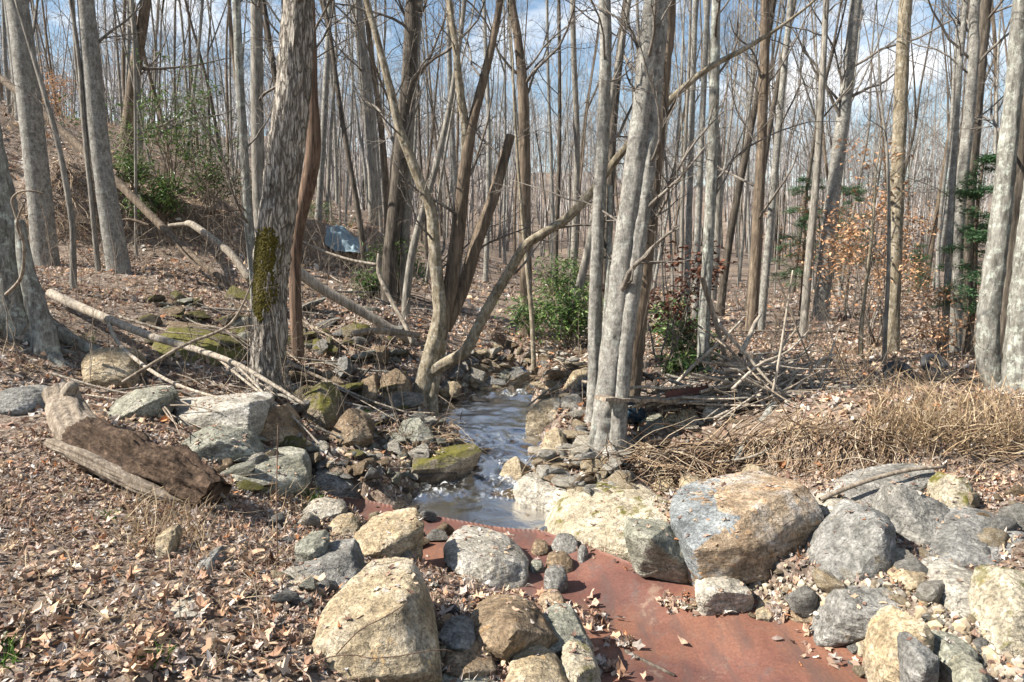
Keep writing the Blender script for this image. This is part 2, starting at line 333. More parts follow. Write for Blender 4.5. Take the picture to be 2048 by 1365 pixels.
M['pale'] = rockmat('pale_rock', (.34,.315,.26), (.50,.475,.41), (.66,.64,.58), (.42,.33,.19), .62)
M['palemoss'] = rockmat('pale_rock_with_moss', (.36,.31,.22), (.52,.47,.36), (.62,.58,.49), (.40,.30,.16), .60, .30)
M['grey_rock'] = rockmat('grey_rock', (.15,.15,.14), (.28,.28,.265), (.44,.44,.42), (.33,.26,.16), .62)
M['blue_rock'] = rockmat('blue_grey_rock', (.17,.19,.20), (.29,.32,.335), (.40,.43,.44), None)
M['green_rock'] = rockmat('greenish_grey_rock', (.20,.205,.16), (.34,.345,.285), (.50,.50,.44), (.36,.29,.17), .62)
M['orange_rock'] = rockmat('orange_stained_rock', (.25,.175,.11), (.45,.355,.25), (.52,.49,.45), (.40,.235,.115), .56)
M['brown_rock'] = rockmat('brown_rock', (.15,.105,.065), (.29,.22,.145), (.43,.35,.25), (.32,.19,.08), .6)
M['moss_rock'] = rockmat('mossy_rock', (.12,.10,.075), (.25,.215,.165), (.38,.34,.28), (.2,.15,.07), .6, .75)
M['wet_rock'] = rockmat('wet_dark_rock', (.05,.045,.035), (.12,.10,.08), (.20,.175,.14), (.22,.12,.05), .6)
M['wet_rock'].node_tree.nodes['Principled BSDF'].inputs['Roughness'].default_value = .3
M['leaf'] = tinted('dead_leaf', .75, .25)
M['blade'] = tinted('dry_grass_blade', .7, .3, .25)
M['green'] = tinted('evergreen_leaf', .45, .2, .3)
def leafmat():
    m, nt, b = material('fallen_leaf_brown')
    c = ramp(nt, rnd(nt), [(0, (.13,.075,.05)), (.2, (.30,.175,.11)), (.4, (.42,.27,.17)), (.55, (.50,.37,.25)), (.7, (.36,.31,.28)), (.88, (.36,.22,.14)), (1, (.52,.44,.36))])
    c = mix(nt, .6, c, ramp(nt, noise(nt, coords(nt), 28, 5, .7), [(.3, g(.55)), (.7, g(1.35))]), 'MULTIPLY')
    nt.links.new(c, b.inputs['Base Color']); b.inputs['Roughness'].default_value = .7; return m
M['fallen'] = leafmat()
def groundmat():
    m, nt, b = material('leaf_strewn_soil'); v = coords(nt)
    n1 = noise(nt, v, .9, 6, .65); n2 = noise(nt, v, 14, 8, .75); vo = nd(nt, 'ShaderNodeTexVoronoi', Scale=34.0, Randomness=1.0)
    dnz = nd(nt, 'ShaderNodeTexNoise', Scale=40.0, Detail=3); nt.links.new(v, dnz.inputs['Vector']); sc_ = nd(nt, 'ShaderNodeVectorMath', operation='MULTIPLY_ADD'); nt.links.new(dnz.outputs['Color'], sc_.inputs[0]); sc_.inputs[1].default_value = (.03,.03,.03); nt.links.new(v, sc_.inputs[2]); nt.links.new(sc_.outputs[0], vo.inputs['Vector'])
    hs = nt.nodes.new('ShaderNodeSeparateColor'); nt.links.new(vo.outputs['Color'], hs.inputs[0])
    leaf = ramp(nt, hs.outputs[0], [(0, (.06,.045,.036)), (.3, (.15,.115,.092)), (.6, (.25,.198,.16)), (.85, (.33,.285,.245)), (1, (.22,.145,.095))])
    soil = ramp(nt, n2, [(.3, (.075,.05,.033)), (.6, (.18,.125,.085)), (.8, (.29,.22,.15))])
    c = mix(nt, ramp(nt, n1, [(.35, g(.35)), (.6, g(.9))]), soil, leaf)
    nt.links.new(c, b.inputs['Base Color']); b.inputs['Roughness'].default_value = .95
    p = bump(nt, b, n2, .8, .04); bump(nt, b, vo.outputs['Distance'], .6, .03, p); return m
M['ground'] = groundmat()
def rustmat():
    m, nt, b = material('rusted_steel'); v = coords(nt)
    n1 = noise(nt, v, 2.0, 7, .62, .5); n2 = noise(nt, v, 70, 3, .7); n3 = noise(nt, v, 9, 6, .7)
    c = ramp(nt, n1, [(.30, (.075,.038,.034)), (.5, (.14,.064,.050)), (.68, (.20,.098,.070))])
    c = mix(nt, ramp(nt, n3, [(.54, g(0)), (.70, g(.7))]), c, (.11,.088,.085)); c = mix(nt, ramp(nt, noise(nt, v, 1.1, 5, .6), [(.5, g(0)), (.62, g(.4))]), c, (.20,.095,.052))
    c = mix(nt, .45, c, ramp(nt, n2, [(.3, g(.5)), (.7, g(1.45))]), 'MULTIPLY'); vs2 = coords(nt, (5, 1.1, 1)); c = mix(nt, ramp(nt, noise(nt, vs2, 1.6, 6, .65), [(.48, g(0)), (.64, g(.65))]), c, (.085,.058,.052)); c = mix(nt, ramp(nt, noise(nt, v, 3.4, 8, .75), [(.60, g(0)), (.68, g(.5))]), c, (.27,.20,.15))
    nt.links.new(c, b.inputs['Base Color']); b.inputs['Roughness'].default_value = .6; b.inputs['Metallic'].default_value = .1
    p = bump(nt, b, n3, .25, .01); bump(nt, b, n2, .35, .003, p); return m
M['rust'] = rustmat()
def watermat():
    m, nt, b = material('stream_water'); v = coords(nt, (1,1,1)); nt.nodes.remove(b)
    n1 = noise(nt, v, 9, 5, .6, .6); n2 = noise(nt, v, 32, 4, .6, .8)
    bp = nd(nt, 'ShaderNodeBump', Strength=.35, Distance=.03); nt.links.new(n1, bp.inputs['Height'])
    bp2 = nd(nt, 'ShaderNodeBump', Strength=.2, Distance=.012); nt.links.new(n2, bp2.inputs['Height']); nt.links.new(bp.outputs[0], bp2.inputs['Normal'])
    tr = nd(nt, 'ShaderNodeBsdfTransparent'); tr.inputs[0].default_value = (.60,.57,.47,1)
    gl = nd(nt, 'ShaderNodeBsdfGlossy', Roughness=.06); nt.links.new(bp2.outputs[0], gl.inputs['Normal'])
    fr = nd(nt, 'ShaderNodeFresnel', IOR=1.33); nt.links.new(bp2.outputs[0], fr.inputs['Normal'])
    m1 = nt.nodes.new('ShaderNodeMixShader'); nt.links.new(fr.outputs[0], m1.inputs[0]); nt.links.new(tr.outputs[0], m1.inputs[1]); nt.links.new(gl.outputs[0], m1.inputs[2])
    fo = nd(nt, 'ShaderNodeBsdfDiffuse'); fo.inputs[0].default_value = (.75,.78,.8,1)
    a = nd(nt, 'ShaderNodeAttribute', attribute_name='tint'); s = nt.nodes.new('ShaderNodeSeparateColor'); nt.links.new(a.outputs['Color'], s.inputs[0])
    ml = nd(nt, 'ShaderNodeMath', operation='MULTIPLY'); nt.links.new(s.outputs[0], ml.inputs[0]); nt.links.new(ramp(nt, noise(nt, coords(nt, (1,.6,1)), 16, 6, .7, 1.0), [(.52, g(0)), (.70, g(1))]), ml.inputs[1])
    m2 = nt.nodes.new('ShaderNodeMixShader'); nt.links.new(ml.outputs[0], m2.inputs[0]); nt.links.new(m1.outputs[0], m2.inputs[1]); nt.links.new(fo.outputs[0], m2.inputs[2])
    nt.links.new(m2.outputs[0], nt.nodes['Material Output'].inputs['Surface']); return m
M['water'] = watermat()
def plain(name, c0, c1, sc=12, rough=.8, bs=.3):
    m, nt, b = material(name); n = noise(nt, coords(nt), sc, 6, .7); nt.links.new(ramp(nt, n, [(.3, c0), (.7, c1)]), b.inputs['Base Color']); b.inputs['Roughness'].default_value = rough
    bump(nt, b, n, bs, .02); return m
M['moss'] = plain('green_moss', (.022,.022,.005), (.15,.12,.022), 38, .95, 1.0)
M['tarp'] = plain('pale_blue_tarp', (.09,.14,.17), (.22,.29,.33), 4, .45, .4)
M['bag'] = plain('dark_blue_plastic', (.006,.014,.026), (.02,.045,.075), 6, .3, .3)
M['rubber'] = plain('black_rubber', (.012,.014,.017), (.045,.05,.058), 20, .6, .3)
M['root'] = plain('dry_rootlets', (.13,.085,.05), (.40,.30,.20), 5, .9, .3)
M['far'] = tinted('far_bare_trees', .9, 0, .3, 3)

# ------------------------------------------------------------------ ground, water, plate
def axis(segs):
    out = []
    for a, b, s in segs: out.append(np.arange(a, b, s))
    return np.unique(np.concatenate(out+[[segs[-1][1]]]).round(4))
xs = axis([(-420,-60,30),(-60,-24,3),(-24,-8,.4),(-8,-4,.1),(-4,4,.052),(4,8,.1),(8,24,.4),(24,60,3),(60,420,30)])
ys = axis([(-60,-6,4),(-6,1.6,.35),(1.6,7.5,.052),(7.5,13,.10),(13,30,.3),(30,60,1.2),(60,160,4),(160,460,25)])
X, Y = np.meshgrid(xs, ys); Z = height(X, Y); nx, ny = len(xs), len(ys)
i = np.arange(ny-1)[:,None]; j = np.arange(nx-1)[None]
q = np.stack(np.broadcast_arrays(i*nx+j, i*nx+j+1, (i+1)*nx+j+1, (i+1)*nx+j), -1)
GROUND = link('ground', MB().add(np.stack([X,Y,Z], -1), q).mesh('ground', M['ground']), kind='structure')
GROUND['label'] = 'leaf-strewn forest floor with stream banks and wooded hillside'
def fheight(x, y):
    x = np.asarray(x, float); y = np.asarray(y, float); ix = np.clip(np.searchsorted(xs, x)-1, 0, nx-2); iy = np.clip(np.searchsorted(ys, y)-1, 0, ny-2)
    fx = np.clip((x-xs[ix])/(xs[ix+1]-xs[ix]), 0, 1); fy = np.clip((y-ys[iy])/(ys[iy+1]-ys[iy]), 0, 1)
    return (Z[iy,ix]*(1-fx)+Z[iy,ix+1]*fx)*(1-fy)+(Z[iy+1,ix]*(1-fx)+Z[iy+1,ix+1]*fx)*fy
height_exact = height; height = fheight
# water
n = 260; tt = np.linspace(0, len(SP)-1, n); C = catmull(SP, tt); T = unit(np.gradient(C[:,:2], axis=0)); N = np.c_[-T[:,1], T[:,0]]
u = np.linspace(-1, 1, 31); wx = C[:,None,0]+N[:,None,0]*u[None]*C[:,None,3]*1.3; wy = C[:,None,1]+N[:,None,1]*u[None]*C[:,None,3]*1.3
slope = np.abs(np.gradient(C[:,2])/np.maximum(np.hypot(*np.gradient(C[:,:2], axis=0).T), 1e-3))
rif = smooth((slope-.045)/.06)[:,None]*np.ones_like(u)[None]
wz = C[:,None,2] + .008*vnoise(wx*5, wy*8) + (.006+.035*rif)*vnoise(wx*11+5, wy*9) - .02*u[None]**2
foam = np.clip(rif*.85, 0, 1)*smooth((vnoise(wx*3.1+7, wy*2.3)+.25)/.6)*smooth((1.05-np.abs(u))/.3)[None]
i = np.arange(n-1)[:,None]; j = np.arange(30)[None]
q = np.stack(np.broadcast_arrays(i*31+j, i*31+j+1, (i+1)*31+j+1, (i+1)*31+j), -1)
wm = MB().add(np.stack([wx,wy,wz], -1), q, c=np.repeat(foam.reshape(-1,1), 3, 1))
wo_ = link('stream_water', wm.mesh('stream_water', M['water']), kind='structure'); wo_['label'] = 'shallow clear stream with small white riffles between rocks'
# rusty plate
na, nb = 420, 32; e = PE[:,0]+PD[0]*PE[:,1]; qs = np.linspace(e[0]+.005, e[-1]-.005, na); ye = np.interp(qs, e, PE[:,1])
ts = np.linspace(0, PL-.05, nb)**1.0; QQ, TT = np.meshgrid(qs, ts, indexing='ij')
yy = ye[:,None]-TT; yy[:,0] += np.where((np.arange(na)//2) % 2, .005, -.005)+rng.normal(0, .003, na); xx = QQ-PD[0]*yy
zz = plate_z(xx, np.minimum(yy, ye[:,None])); top = np.stack([xx,yy,zz], -1); bot = top-np.array([0,0,.014])
i = np.arange(na-1)[:,None]; j = np.arange(nb-1)[None]; qt = np.stack(np.broadcast_arrays(i*nb+j, i*nb+j+1, (i+1)*nb+j+1, (i+1)*nb+j), -1).reshape(-1,4)
nv = na*nb; k = np.arange(na-1); e0 = np.stack([k*nb, (k+1)*nb, (k+1)*nb+nv, k*nb+nv], -1); k2 = k*nb+nb-1; e1 = np.stack([k2, k2+nb, k2+nb+nv, k2+nv], -1)
pm = MB().add(np.concatenate([top.reshape(-1,3), bot.reshape(-1,3)]), np.concatenate([qt[:,::-1], qt+nv, e0, e1]))
link('rusty_steel_plate', pm.mesh('rusty_steel_plate', M['rust'], origin=(0.4,4,0)), loc=(0.4,4,0), label='curved sheet of red rusted steel with a ragged cut edge beside the stream', cat='steel sheet')

# ------------------------------------------------------------------ rocks
def icosphere(sub):
    bm = bmesh.new(); bmesh.ops.create_icosphere(bm, subdivisions=sub, radius=1); bm.verts.ensure_lookup_table()
    v = np.array([p.co[:] for p in bm.verts]); f = np.array([[p.index for p in t.verts] for t in bm.faces]); bm.free(); return unit(v), f
ICO = {k: icosphere(k) for k in (1, 2, 3, 4, 5, 6)}
def hull_planes(pts):
    bm = bmesh.new()
    for p in pts: bm.verts.new(p)
    r = bmesh.ops.convex_hull(bm, input=bm.verts[:]); bm.normal_update()
    N, D = [], []
    c = np.mean(pts, axis=0)
    for f in bm.faces:
        n_ = np.array(f.normal[:]); p = np.array(f.verts[0].co[:]); d = float(n_@(p-c))
        if d < 0: n_, d = -n_, -d
        if d > 1e-4: N.append(n_); D.append(d)
    bm.free(); return c, np.array(N), np.array(D)
def hull_rock(pts, sub=4, p=18, rough=.06, seed=0, chips=7):
    """a rounded, roughened stone on the convex hull of measured corner points; returns centre, vertices about it, faces"""
    pts = np.asarray(pts, float); c, N, D = hull_planes(pts); half = np.maximum((pts.max(0)-pts.min(0))/2, .02)
    if chips:
        r_ = np.random.default_rng(seed+1000); q_ = pts-c; Nn = unit(r_.normal(size=(chips,3))); D2 = (q_@Nn.T).max(0)*r_.uniform(.73,.95,chips); N = np.vstack([N, Nn]); D = np.r_[D, np.maximum(D2, .3*half.min())]
    v, f = ICO[sub]; d = unit(v*half)
    k = np.maximum(d@N.T, 0)/D[None]; r = 1/((k**p).sum(1)**(1/p))
    r = r*(1.02+.25/p); V = d*r[:,None]; s = float(half.mean())
    o = seed*3.7; q = V/s
    disp = (np.abs(fbm3(q*11+o, 3))-.3)*rough*.22 + fbm3(q*1.3+o, 3)*rough*.35 + (np.abs(fbm3(q*2.2+o+5, 3))-.3)*rough*.7 + fbm3(q*6+o, 2)*rough*.35 + (np.abs(fbm3(q*4+o+9, 2))-.3)*rough*.35
    if chips:
        ax_ = unit(np.array([math.sin(seed*1.7)*.5, math.cos(seed*2.3)*.4, 1.0])); lay = (q@ax_)*3.2+fbm3(q*1.1+o+20, 2)*.9; lay = lay-np.floor(lay); disp = disp + rough*.45*(np.minimum(lay, (1-lay)*4)-.4)*np.clip(fbm3(q*.8+o+31, 1)+.5, 0, 1)
    return c, V + d*(disp*s)[:,None], f
RN = [0]; TOPS = []
def rock(label, mat, sil, ridge=(), thick=None, Y=None, lean=.35, name='boulder', cat='boulder', sub=5, p=90, rough=.05, bury=.06, mat2=None, facing=None, group=None):
    """sil: outline measured in the photo; the lowest points stand at the ground distance Y, higher ones lie farther back by lean*height; the back is built out to the thickness"""
    RN[0] += 1; s = np.array([t[:2] for t in sil], float); lo = s[:,1].max(); hi = s[:,1].min(); bc = s[s[:,1] > lo-(lo-hi)*.25].mean(0)
    if Y is None: Y = hit(bc[0], min(lo, 1420)-(lo-hi)*.04)[1]
    w = (s[:,0].max()-s[:,0].min())/FPX*Y; hgt = (lo-hi)/FPX*Y
    if thick is None: thick = .75*min(w, hgt*1.6)+.1*w
    pts = []
    for t in sil:
        fr = (lo-t[1])/(lo-hi+1e-6); dY = t[2] if len(t) > 2 else lean*thick*fr + .12*thick
        pts.append(at(t[0], t[1], min(Y+dY, max(hit(t[0], t[1])[1]-.03, Y-.15))))
    pts = np.array(pts); cen = pts.mean(0)
    back = cen+(pts-cen)*.72; back[:,1] += thick*.75; back[:,2] = np.minimum(back[:,2], pts[:,2])-.0
    low = pts[pts[:,2] < np.quantile(pts[:,2], .5)].copy(); low[:,2] -= bury+.05*hgt; low[:,1] += .15*thick; low[:,2] = np.minimum(low[:,2], surf(low[:,0], low[:,1])-.03)
    fr = [at(a, b, Y+dy) for a, b, dy in ridge] if len(ridge) else [at(s[:,0].mean(), s[:,1].mean()*.6+lo*.4, Y-.06*thick)]
    sub = 6 if s[:,0].max()-s[:,0].min() > 200 else 5
    c, V, f = hull_rock(np.vstack([pts, back, low, fr]), sub, p, rough, RN[0], 3 if p < 12 else 7)
    TOPS.append((V+c, f)); mb = MB(); fm = 0
    if mat2:
        nrm = np.cross(V[f[:,1]]-V[f[:,0]], V[f[:,2]]-V[f[:,0]]); nrm = unit(nrm); sel = (nrm@unit(np.array(facing))+.05*vnoise3(V[f[:,0]]*7) > .60) & (V[f[:,0]][:,0]+.12*vnoise3(V[f[:,0]]*5) < -.10)
        mb.add(V, t=f[~sel]); n0 = mb.n; mb.n = 0; mb.v.append(np.zeros((0,3))); mb.t.append(f[sel]); mb.tm.append(np.ones(sel.sum(), int)); mb.n = n0
        me = mb.mesh(name, [M[mat], M[mat2]])
    else: me = mb.add(V, t=f).mesh(name, M[mat])
    me.set_sharp_from_angle(angle=rad(24))
    return link(name, me, loc=c, label=label, cat=cat, group=group)
def box_sil(cx, cy, w, h, seed, skew=0):
    r = random.Random(seed); n_ = r.randint(7, 9); out = []
    for k in range(n_):
        a = 2*math.pi*(k+r.uniform(-.3,.3))/n_; x = math.cos(a); y = math.sin(a); m = max(abs(x), abs(y))**.5
        out.append((cx+w/2*x/m*r.uniform(.88,1.05)+skew*y, cy+h/2*y/m*r.uniform(.88,1.05)))
    return out
# --- foreground, beside and on the plate
rock('large tan boulder with sharp front edge among leaves below the rusty sheet', 'tan', [(632,1410),(622,1300),(650,1215),(690,1172),(745,1163),(815,1160),(842,1188),(866,1250),(882,1330),(884,1410)], [(795,1205,.12),(812,1300,-.02),(822,1410,-.14),(700,1250,.0),(660,1410,-.04)], .5, 2.62, .5, rough=.03)
rock('flat-topped pale rock with shadowed front standing on the rusty sheet', 'pale', [(884,1088),(905,1073),(960,1076),(1020,1090),(1056,1120),(1058,1155),(1045,1180),(985,1168),(890,1160)], [(900,1108,-.02),(985,1122,-.06),(1045,1142,-.04),(1030,1178,-.02)], .42, None, .9, rough=.04)
rock('lumpy tan rock with raised right end at the sheet edge', 'tan', [(697,1085),(715,1062),(750,1062),(800,1045),(830,1038),(847,1050),(838,1070),(800,1100),(750,1122),(712,1117)], (), .4)
rock('pale almond-shaped stone lying at the left end of the rusty sheet', 'pale', [(600,1030),(612,1008),(640,1003),(680,1012),(693,1022),(670,1037),(620,1044)], (), .25)
rock('flat tan stone just below the almond-shaped stone', 'tan', [(650,1060),(665,1040),(700,1040),(716,1055),(700,1075),(665,1072)], (), .25)
for i_, (c, lab, mt) in enumerate([((1080,1096,42,32),'round brown cobble on the rusty sheet','brown_rock'),((1129,1089,58,40),'dark grey cobble on top of the cobble row','grey_rock'),((1166,1106,24,40),'narrow upright grey stone at the end of the cobble row','grey_rock'),((1120,1128,62,46),'sloping grey-brown stone in the middle of the cobble row','brown_rock'),((1112,1160,56,56),'big rounded grey-brown cobble at the foot of the cobble row','grey_rock'),((1074,1133,34,28),'small greenish cobble beside the flat-topped pale rock','green_rock'),((1103,1205,58,46),'blocky stone with orange bands below the cobble row','orange_rock')]):
    rock(lab, mt, box_sil(*c, 40+i_), (), None, None, name='cobble', cat='cobble', sub=4, p=9, rough=.05)
rock('dark brown wedge-shaped boulder propped on smaller stones', 'brown_rock', [(925,1268),(950,1240),(1000,1226),(1040,1230),(1085,1250),(1117,1272),(1100,1297),(1050,1327),(1010,1334),(975,1312),(935,1292)], [(1030,1260,-.08),(1010,1300,-.1)], .4, 2.95, .5)
rock('greenish grey slab leaning behind the brown wedge boulder', 'green_rock', [(1040,1322),(1090,1270),(1120,1248),(1165,1253),(1185,1275),(1182,1297),(1120,1320)], (), .35, 3.08)
rock('thin banded grey stone wedged beside the large tan boulder', 'grey_rock', [(872,1285),(890,1268),(930,1268),(952,1283),(945,1300),(890,1304)], (), .25, 2.85, name='stone', cat='stone', sub=4)
rock('mottled brown stone under the banded grey stone', 'brown_rock', [(876,1325),(900,1303),(940,1302),(985,1328),(992,1340),(960,1362),(900,1362)], (), .3, 2.72, name='stone', cat='stone', sub=4)
rock('greenish stone half hidden at the foot of the large tan boulder', 'green_rock', [(880,1400),(884,1350),(930,1345),(980,1372),(1000,1410)], (), .3, 2.6, name='stone', cat='stone', sub=4)
rock('yellowish flat stone beneath the brown wedge boulder', 'tan', [(1005,1400),(1020,1352),(1070,1340),(1120,1352),(1150,1400)], (), .35, 2.62, name='stone', cat='stone', sub=4)
rock('pale ochre stone near the lower tip of the greenish slab', 'palemoss', [(1120,1350),(1140,1322),(1175,1318),(1205,1350),(1190,1385),(1140,1385)], (), .3, 2.75, name='stone', cat='stone', sub=4)
rock('grey cracked stone between leaves left of the tan boulder', 'pale', [(515,1200),(530,1172),(580,1163),(630,1178),(640,1200),(600,1215),(540,1216)], (), .3, 3.05, name='stone', cat='stone', sub=4)
rock('broad grey slab with a small stone resting on it', 'grey_rock', [(570,1170),(590,1130),(650,1110),(700,1105),(725,1150),(720,1180),(640,1185)], (), .35, 3.3)
rock('blocky greenish stone perched on the broad grey slab', 'green_rock', [(588,1105),(592,1085),(640,1075),(655,1085),(648,1108),(605,1122)], (), .2, 3.42, name='stone', cat='stone', sub=4)
rock('upright tan block standing among dry leaves and grass', 'tan', [(310,1118),(312,1065),(345,1055),(352,1075),(345,1100),(335,1120)], (), .14, None, name='stone', cat='stone', sub=4)
rock('grey pointed stone sunk into leaves beside dry grass', 'grey_rock', [(385,1145),(400,1120),(425,1108),(436,1135),(420,1150)], (), .2, None, name='stone', cat='stone', sub=4)
rock('small pale stone under loose leaves at the tan block', 'pale', [(330,1245),(340,1212),(370,1203),(390,1212),(385,1240)], (), .2, None, name='stone', cat='stone', sub=4)
# --- right foreground
rock('huge pale outcrop with cracks and leaf scraps beside the stream', 'palemoss', [(1075,1052),(1095,1015),(1130,990),(1180,978),(1240,982),(1330,1000),(1400,1030),(1440,1075),(1410,1170),(1330,1142),(1240,1112),(1180,1092),(1110,1072)], [(1200,1040,.35),(1330,1080,.3)], 1.0, 4.55, .75, rough=.045, p=10)
rock('olive grey tongue of rock overhanging the rusty sheet', 'green_rock', [(1248,1072),(1262,1050),(1340,1053),(1372,1085),(1402,1150),(1398,1170),(1340,1147),(1280,1112)], [(1300,1075,-.1)], .5, 3.95, .3, rough=.05)
rock('big boulder with orange front face and blue-grey left face', 'orange_rock', [(1343,1038),(1380,1010),(1440,995),(1515,993),(1545,970),(1600,968),(1632,990),(1657,1040),(1640,1065),(1600,1100),(1560,1147),(1480,1168),(1404,1170),(1390,1125),(1352,1078)], [(1388,1098,-.02),(1500,1022,.12),(1440,1062,.05),(1590,985,.28),(1480,1120,-.08),(1410,1165,-.04)], .7, 3.82, .55, rough=.03, mat2='blue_rock', facing=(-.86,-.15,.48))
rock('tall grey ridged boulder leaning towards the rusty sheet', 'grey_rock', [(1622,1170),(1640,1120),(1680,1075),(1705,1030),(1740,1016),(1775,1028),(1798,1055),(1797,1120),(1782,1155),(1720,1165)], [(1765,1060,-.02),(1735,1160,-.06)], .45, 3.62, .5, rough=.05)
rock('tilted grey-brown slab behind the tall ridged boulder', 'grey_rock', [(1762,1025),(1790,968),(1815,985),(1897,1013),(1907,1030),(1882,1092),(1872,1112),(1800,1085)], (), .4, 4.0)
rock('large rounded grey boulder with pale veins at the dry grass', 'grey_rock', [(1872,1100),(1885,1060),(1920,1030),(1975,1022),(2040,1043),(2080,1080),(2072,1135),(2020,1155),(1930,1155),(1888,1138)], (), .6, 3.72, .4, p=9)
rock('long foliated slab lying below the root-hung bank', 'grey_rock', [(1645,1005),(1720,972),(1860,936),(1897,943),(1892,975),(1800,988),(1700,1022)], (), .4, 4.45)
rock('pale mossy block at the end of the long slab', 'palemoss', [(1880,1020),(1885,985),(1915,953),(1940,960),(1952,1000),(1945,1030),(1900,1040)], (), .3, 4.2)
rock('flat pale stone between the orange boulder and the ridged boulder', 'pale', [(1650,1030),(1660,1005),(1720,1008),(1742,1022),(1700,1045),(1665,1045)], (), .4, 4.15)
rock('wide flat foliated grey rock beside the rusty sheet', 'grey_rock', [(1622,1262),(1640,1220),(1680,1172),(1750,1153),(1800,1163),(1834,1190),(1822,1232),(1790,1258),(1720,1264),(1665,1292),(1635,1287)], [(1700,1215,-.04),(1760,1180,.05)], .5, None, .6, rough=.05)
rock('smooth yellow-tan stone behind the wide foliated rock', 'tan', [(1793,1165),(1810,1145),(1845,1140),(1862,1165),(1855,1185),(1815,1185)], (), .25, 3.35, name='stone', cat='stone', sub=4)
rock('broad pale crusted rock in front of the veined grey boulder', 'pale', [(1878,1195),(1895,1158),(1950,1150),(1985,1165),(2008,1205),(2000,1235),(1930,1240)], (), .4, 3.15)
rock('tall tan rock in the pebbles beside the broad pale crusted rock', 'palemoss', [(2012,1330),(2018,1220),(2030,1155),(2070,1150),(2110,1240),(2100,1340)], (), .4, 2.85)
rock('long tan rock beside the pebbles at the sheet', 'tan', [(1770,1390),(1785,1310),(1815,1265),(1850,1248),(1872,1275),(1850,1330),(1850,1390)], (), .35, 2.72)
rock('grey angular stone leaning on the long tan rock', 'grey_rock', [(1822,1355),(1826,1300),(1850,1290),(1880,1315),(1878,1345),(1850,1362)], (), .2, 2.62, name='stone', cat='stone', sub=4)
rock('greenish grey rounded stone among tan pebbles', 'green_rock', [(1888,1325),(1900,1298),(1945,1293),(1962,1315),(1945,1340),(1905,1340)], (), .22, 2.72, name='stone', cat='stone', sub=4)
rock('olive stone below the greenish rounded stone', 'green_rock', [(1932,1385),(1940,1345),(1965,1330),(1987,1350),(1985,1385)], (), .2, 2.55, name='stone', cat='stone', sub=4)
rock('orange-tan stone at the foot of the wide foliated rock', 'tan', [(1708,1290),(1720,1258),(1740,1252),(1758,1285),(1745,1310),(1720,1308)], (), .18, None, name='stone', cat='stone', sub=4)
rock('long flat pale stone below the orange-faced boulder', 'pale', [(1388,1185),(1400,1167),(1460,1163),(1510,1178),(1520,1190),(1480,1204),(1410,1203)], (), .25, 3.62, name='stone', cat='stone', sub=4)
rock('square brown stone at the edge of the rusty sheet', 'brown_rock', [(1582,1240),(1588,1205),(1625,1198),(1635,1225),(1630,1245)], (), .16, None, name='stone', cat='stone', sub=4)
rock('small yellow stone among leaves at the sheet edge', 'tan', [(1513,1235),(1520,1212),(1545,1208),(1555,1225),(1545,1240)], (), .13, None, name='stone', cat='stone', sub=4)
# --- left bank
rock('rounded yellow boulder behind the rotten log', 'tan', [(155,735),(165,700),(200,687),(240,691),(270,714),(279,750),(266,778),(200,778),(163,770)], (), .6, None, .3, p=8)
rock('blue-grey boulder half buried at the dry leaves', 'grey_rock', [(-25,825),(-10,780),(30,772),(65,784),(86,808),(72,828),(10,835)], (), .5, None, p=8)
rock('flat grey-green rock behind the rotten log', 'green_rock', [(208,830),(235,800),(270,780),(315,780),(336,795),(325,810),(280,830),(240,842)], (), .5)
rock('large white flat-topped slab under the fallen branches', 'pale', [(330,830),(345,802),(450,796),(515,790),(537,800),(532,845),(505,885),(490,872),(430,862),(345,850)], [(500,805,.1),(495,870,-.05)], .6, None, .8, rough=.03)
rock('greenish rock with pale ridge below the white slab', 'green_rock', [(360,890),(380,868),(420,856),(470,864),(492,880),(520,914),(470,918),(420,930),(385,922)], [(440,885,-.05)], .45)
rock('speckled flat grey rock beside the log end', 'green_rock', [(425,942),(480,915),(560,908),(600,918),(615,945),(602,978),(560,992),(500,978),(445,957)], (), .5, None, .7)
rock('long pale pointed stone resting on the speckled rock', 'pale', [(532,917),(600,895),(645,884),(658,894),(642,911),(590,930)], (), .3)
rock('grey boulder with bright top edge at the corner of the rusty sheet', 'grey_rock', [(620,988),(618,955),(640,936),(690,944),(704,965),(718,995)], (), .4)
rock('broad dark mossy slab behind the yellow boulder', 'moss_rock', [(300,742),(310,680),(340,656),(420,664),(480,690),(502,715),(470,738)], (), .7, 7.6)
rock('tilted brown slab below the mossy-trunked tree', 'brown_rock', [(505,880),(520,820),(545,800),(580,850),(605,890),(560,905)], (), .5)
rock('brown pyramid-shaped boulder above the stream pool', 'brown_rock', [(652,885),(680,835),(700,818),(732,845),(744,872),(738,898),(690,898)], (), .5)
rock('grey boulder at the foot of the leaning streamside tree', 'green_rock', [(797,872),(800,842),(835,838),(862,860),(872,892),(830,898)], (), .4)
rock('long moss-flecked rock reaching into the stream', 'moss_rock', [(803,942),(830,915),(900,900),(955,892),(964,905),(930,927),(880,947),(840,957)], (), .4)
rock('dark wet rock at the water below the moss-flecked rock', 'wet_rock', [(812,955),(835,937),(880,928),(916,938),(910,952),(860,962)], (), .3, None, name='stone', cat='stone')
rock('dark angular boulder in the shade beneath the mossy-trunked tree', 'moss_rock', [(600,840),(605,790),(640,765),(672,800),(684,850),(640,862)], (), .6)
rock('squared brown boulder under the leaning streamside tree', 'brown_rock', [(758,805),(762,755),(790,738),(820,750),(822,800),(790,812)], (), .5)
rock('brown boulder beside the squared boulder', 'brown_rock', [(712,800),(722,760),(750,748),(762,770),(756,803)], (), .4)
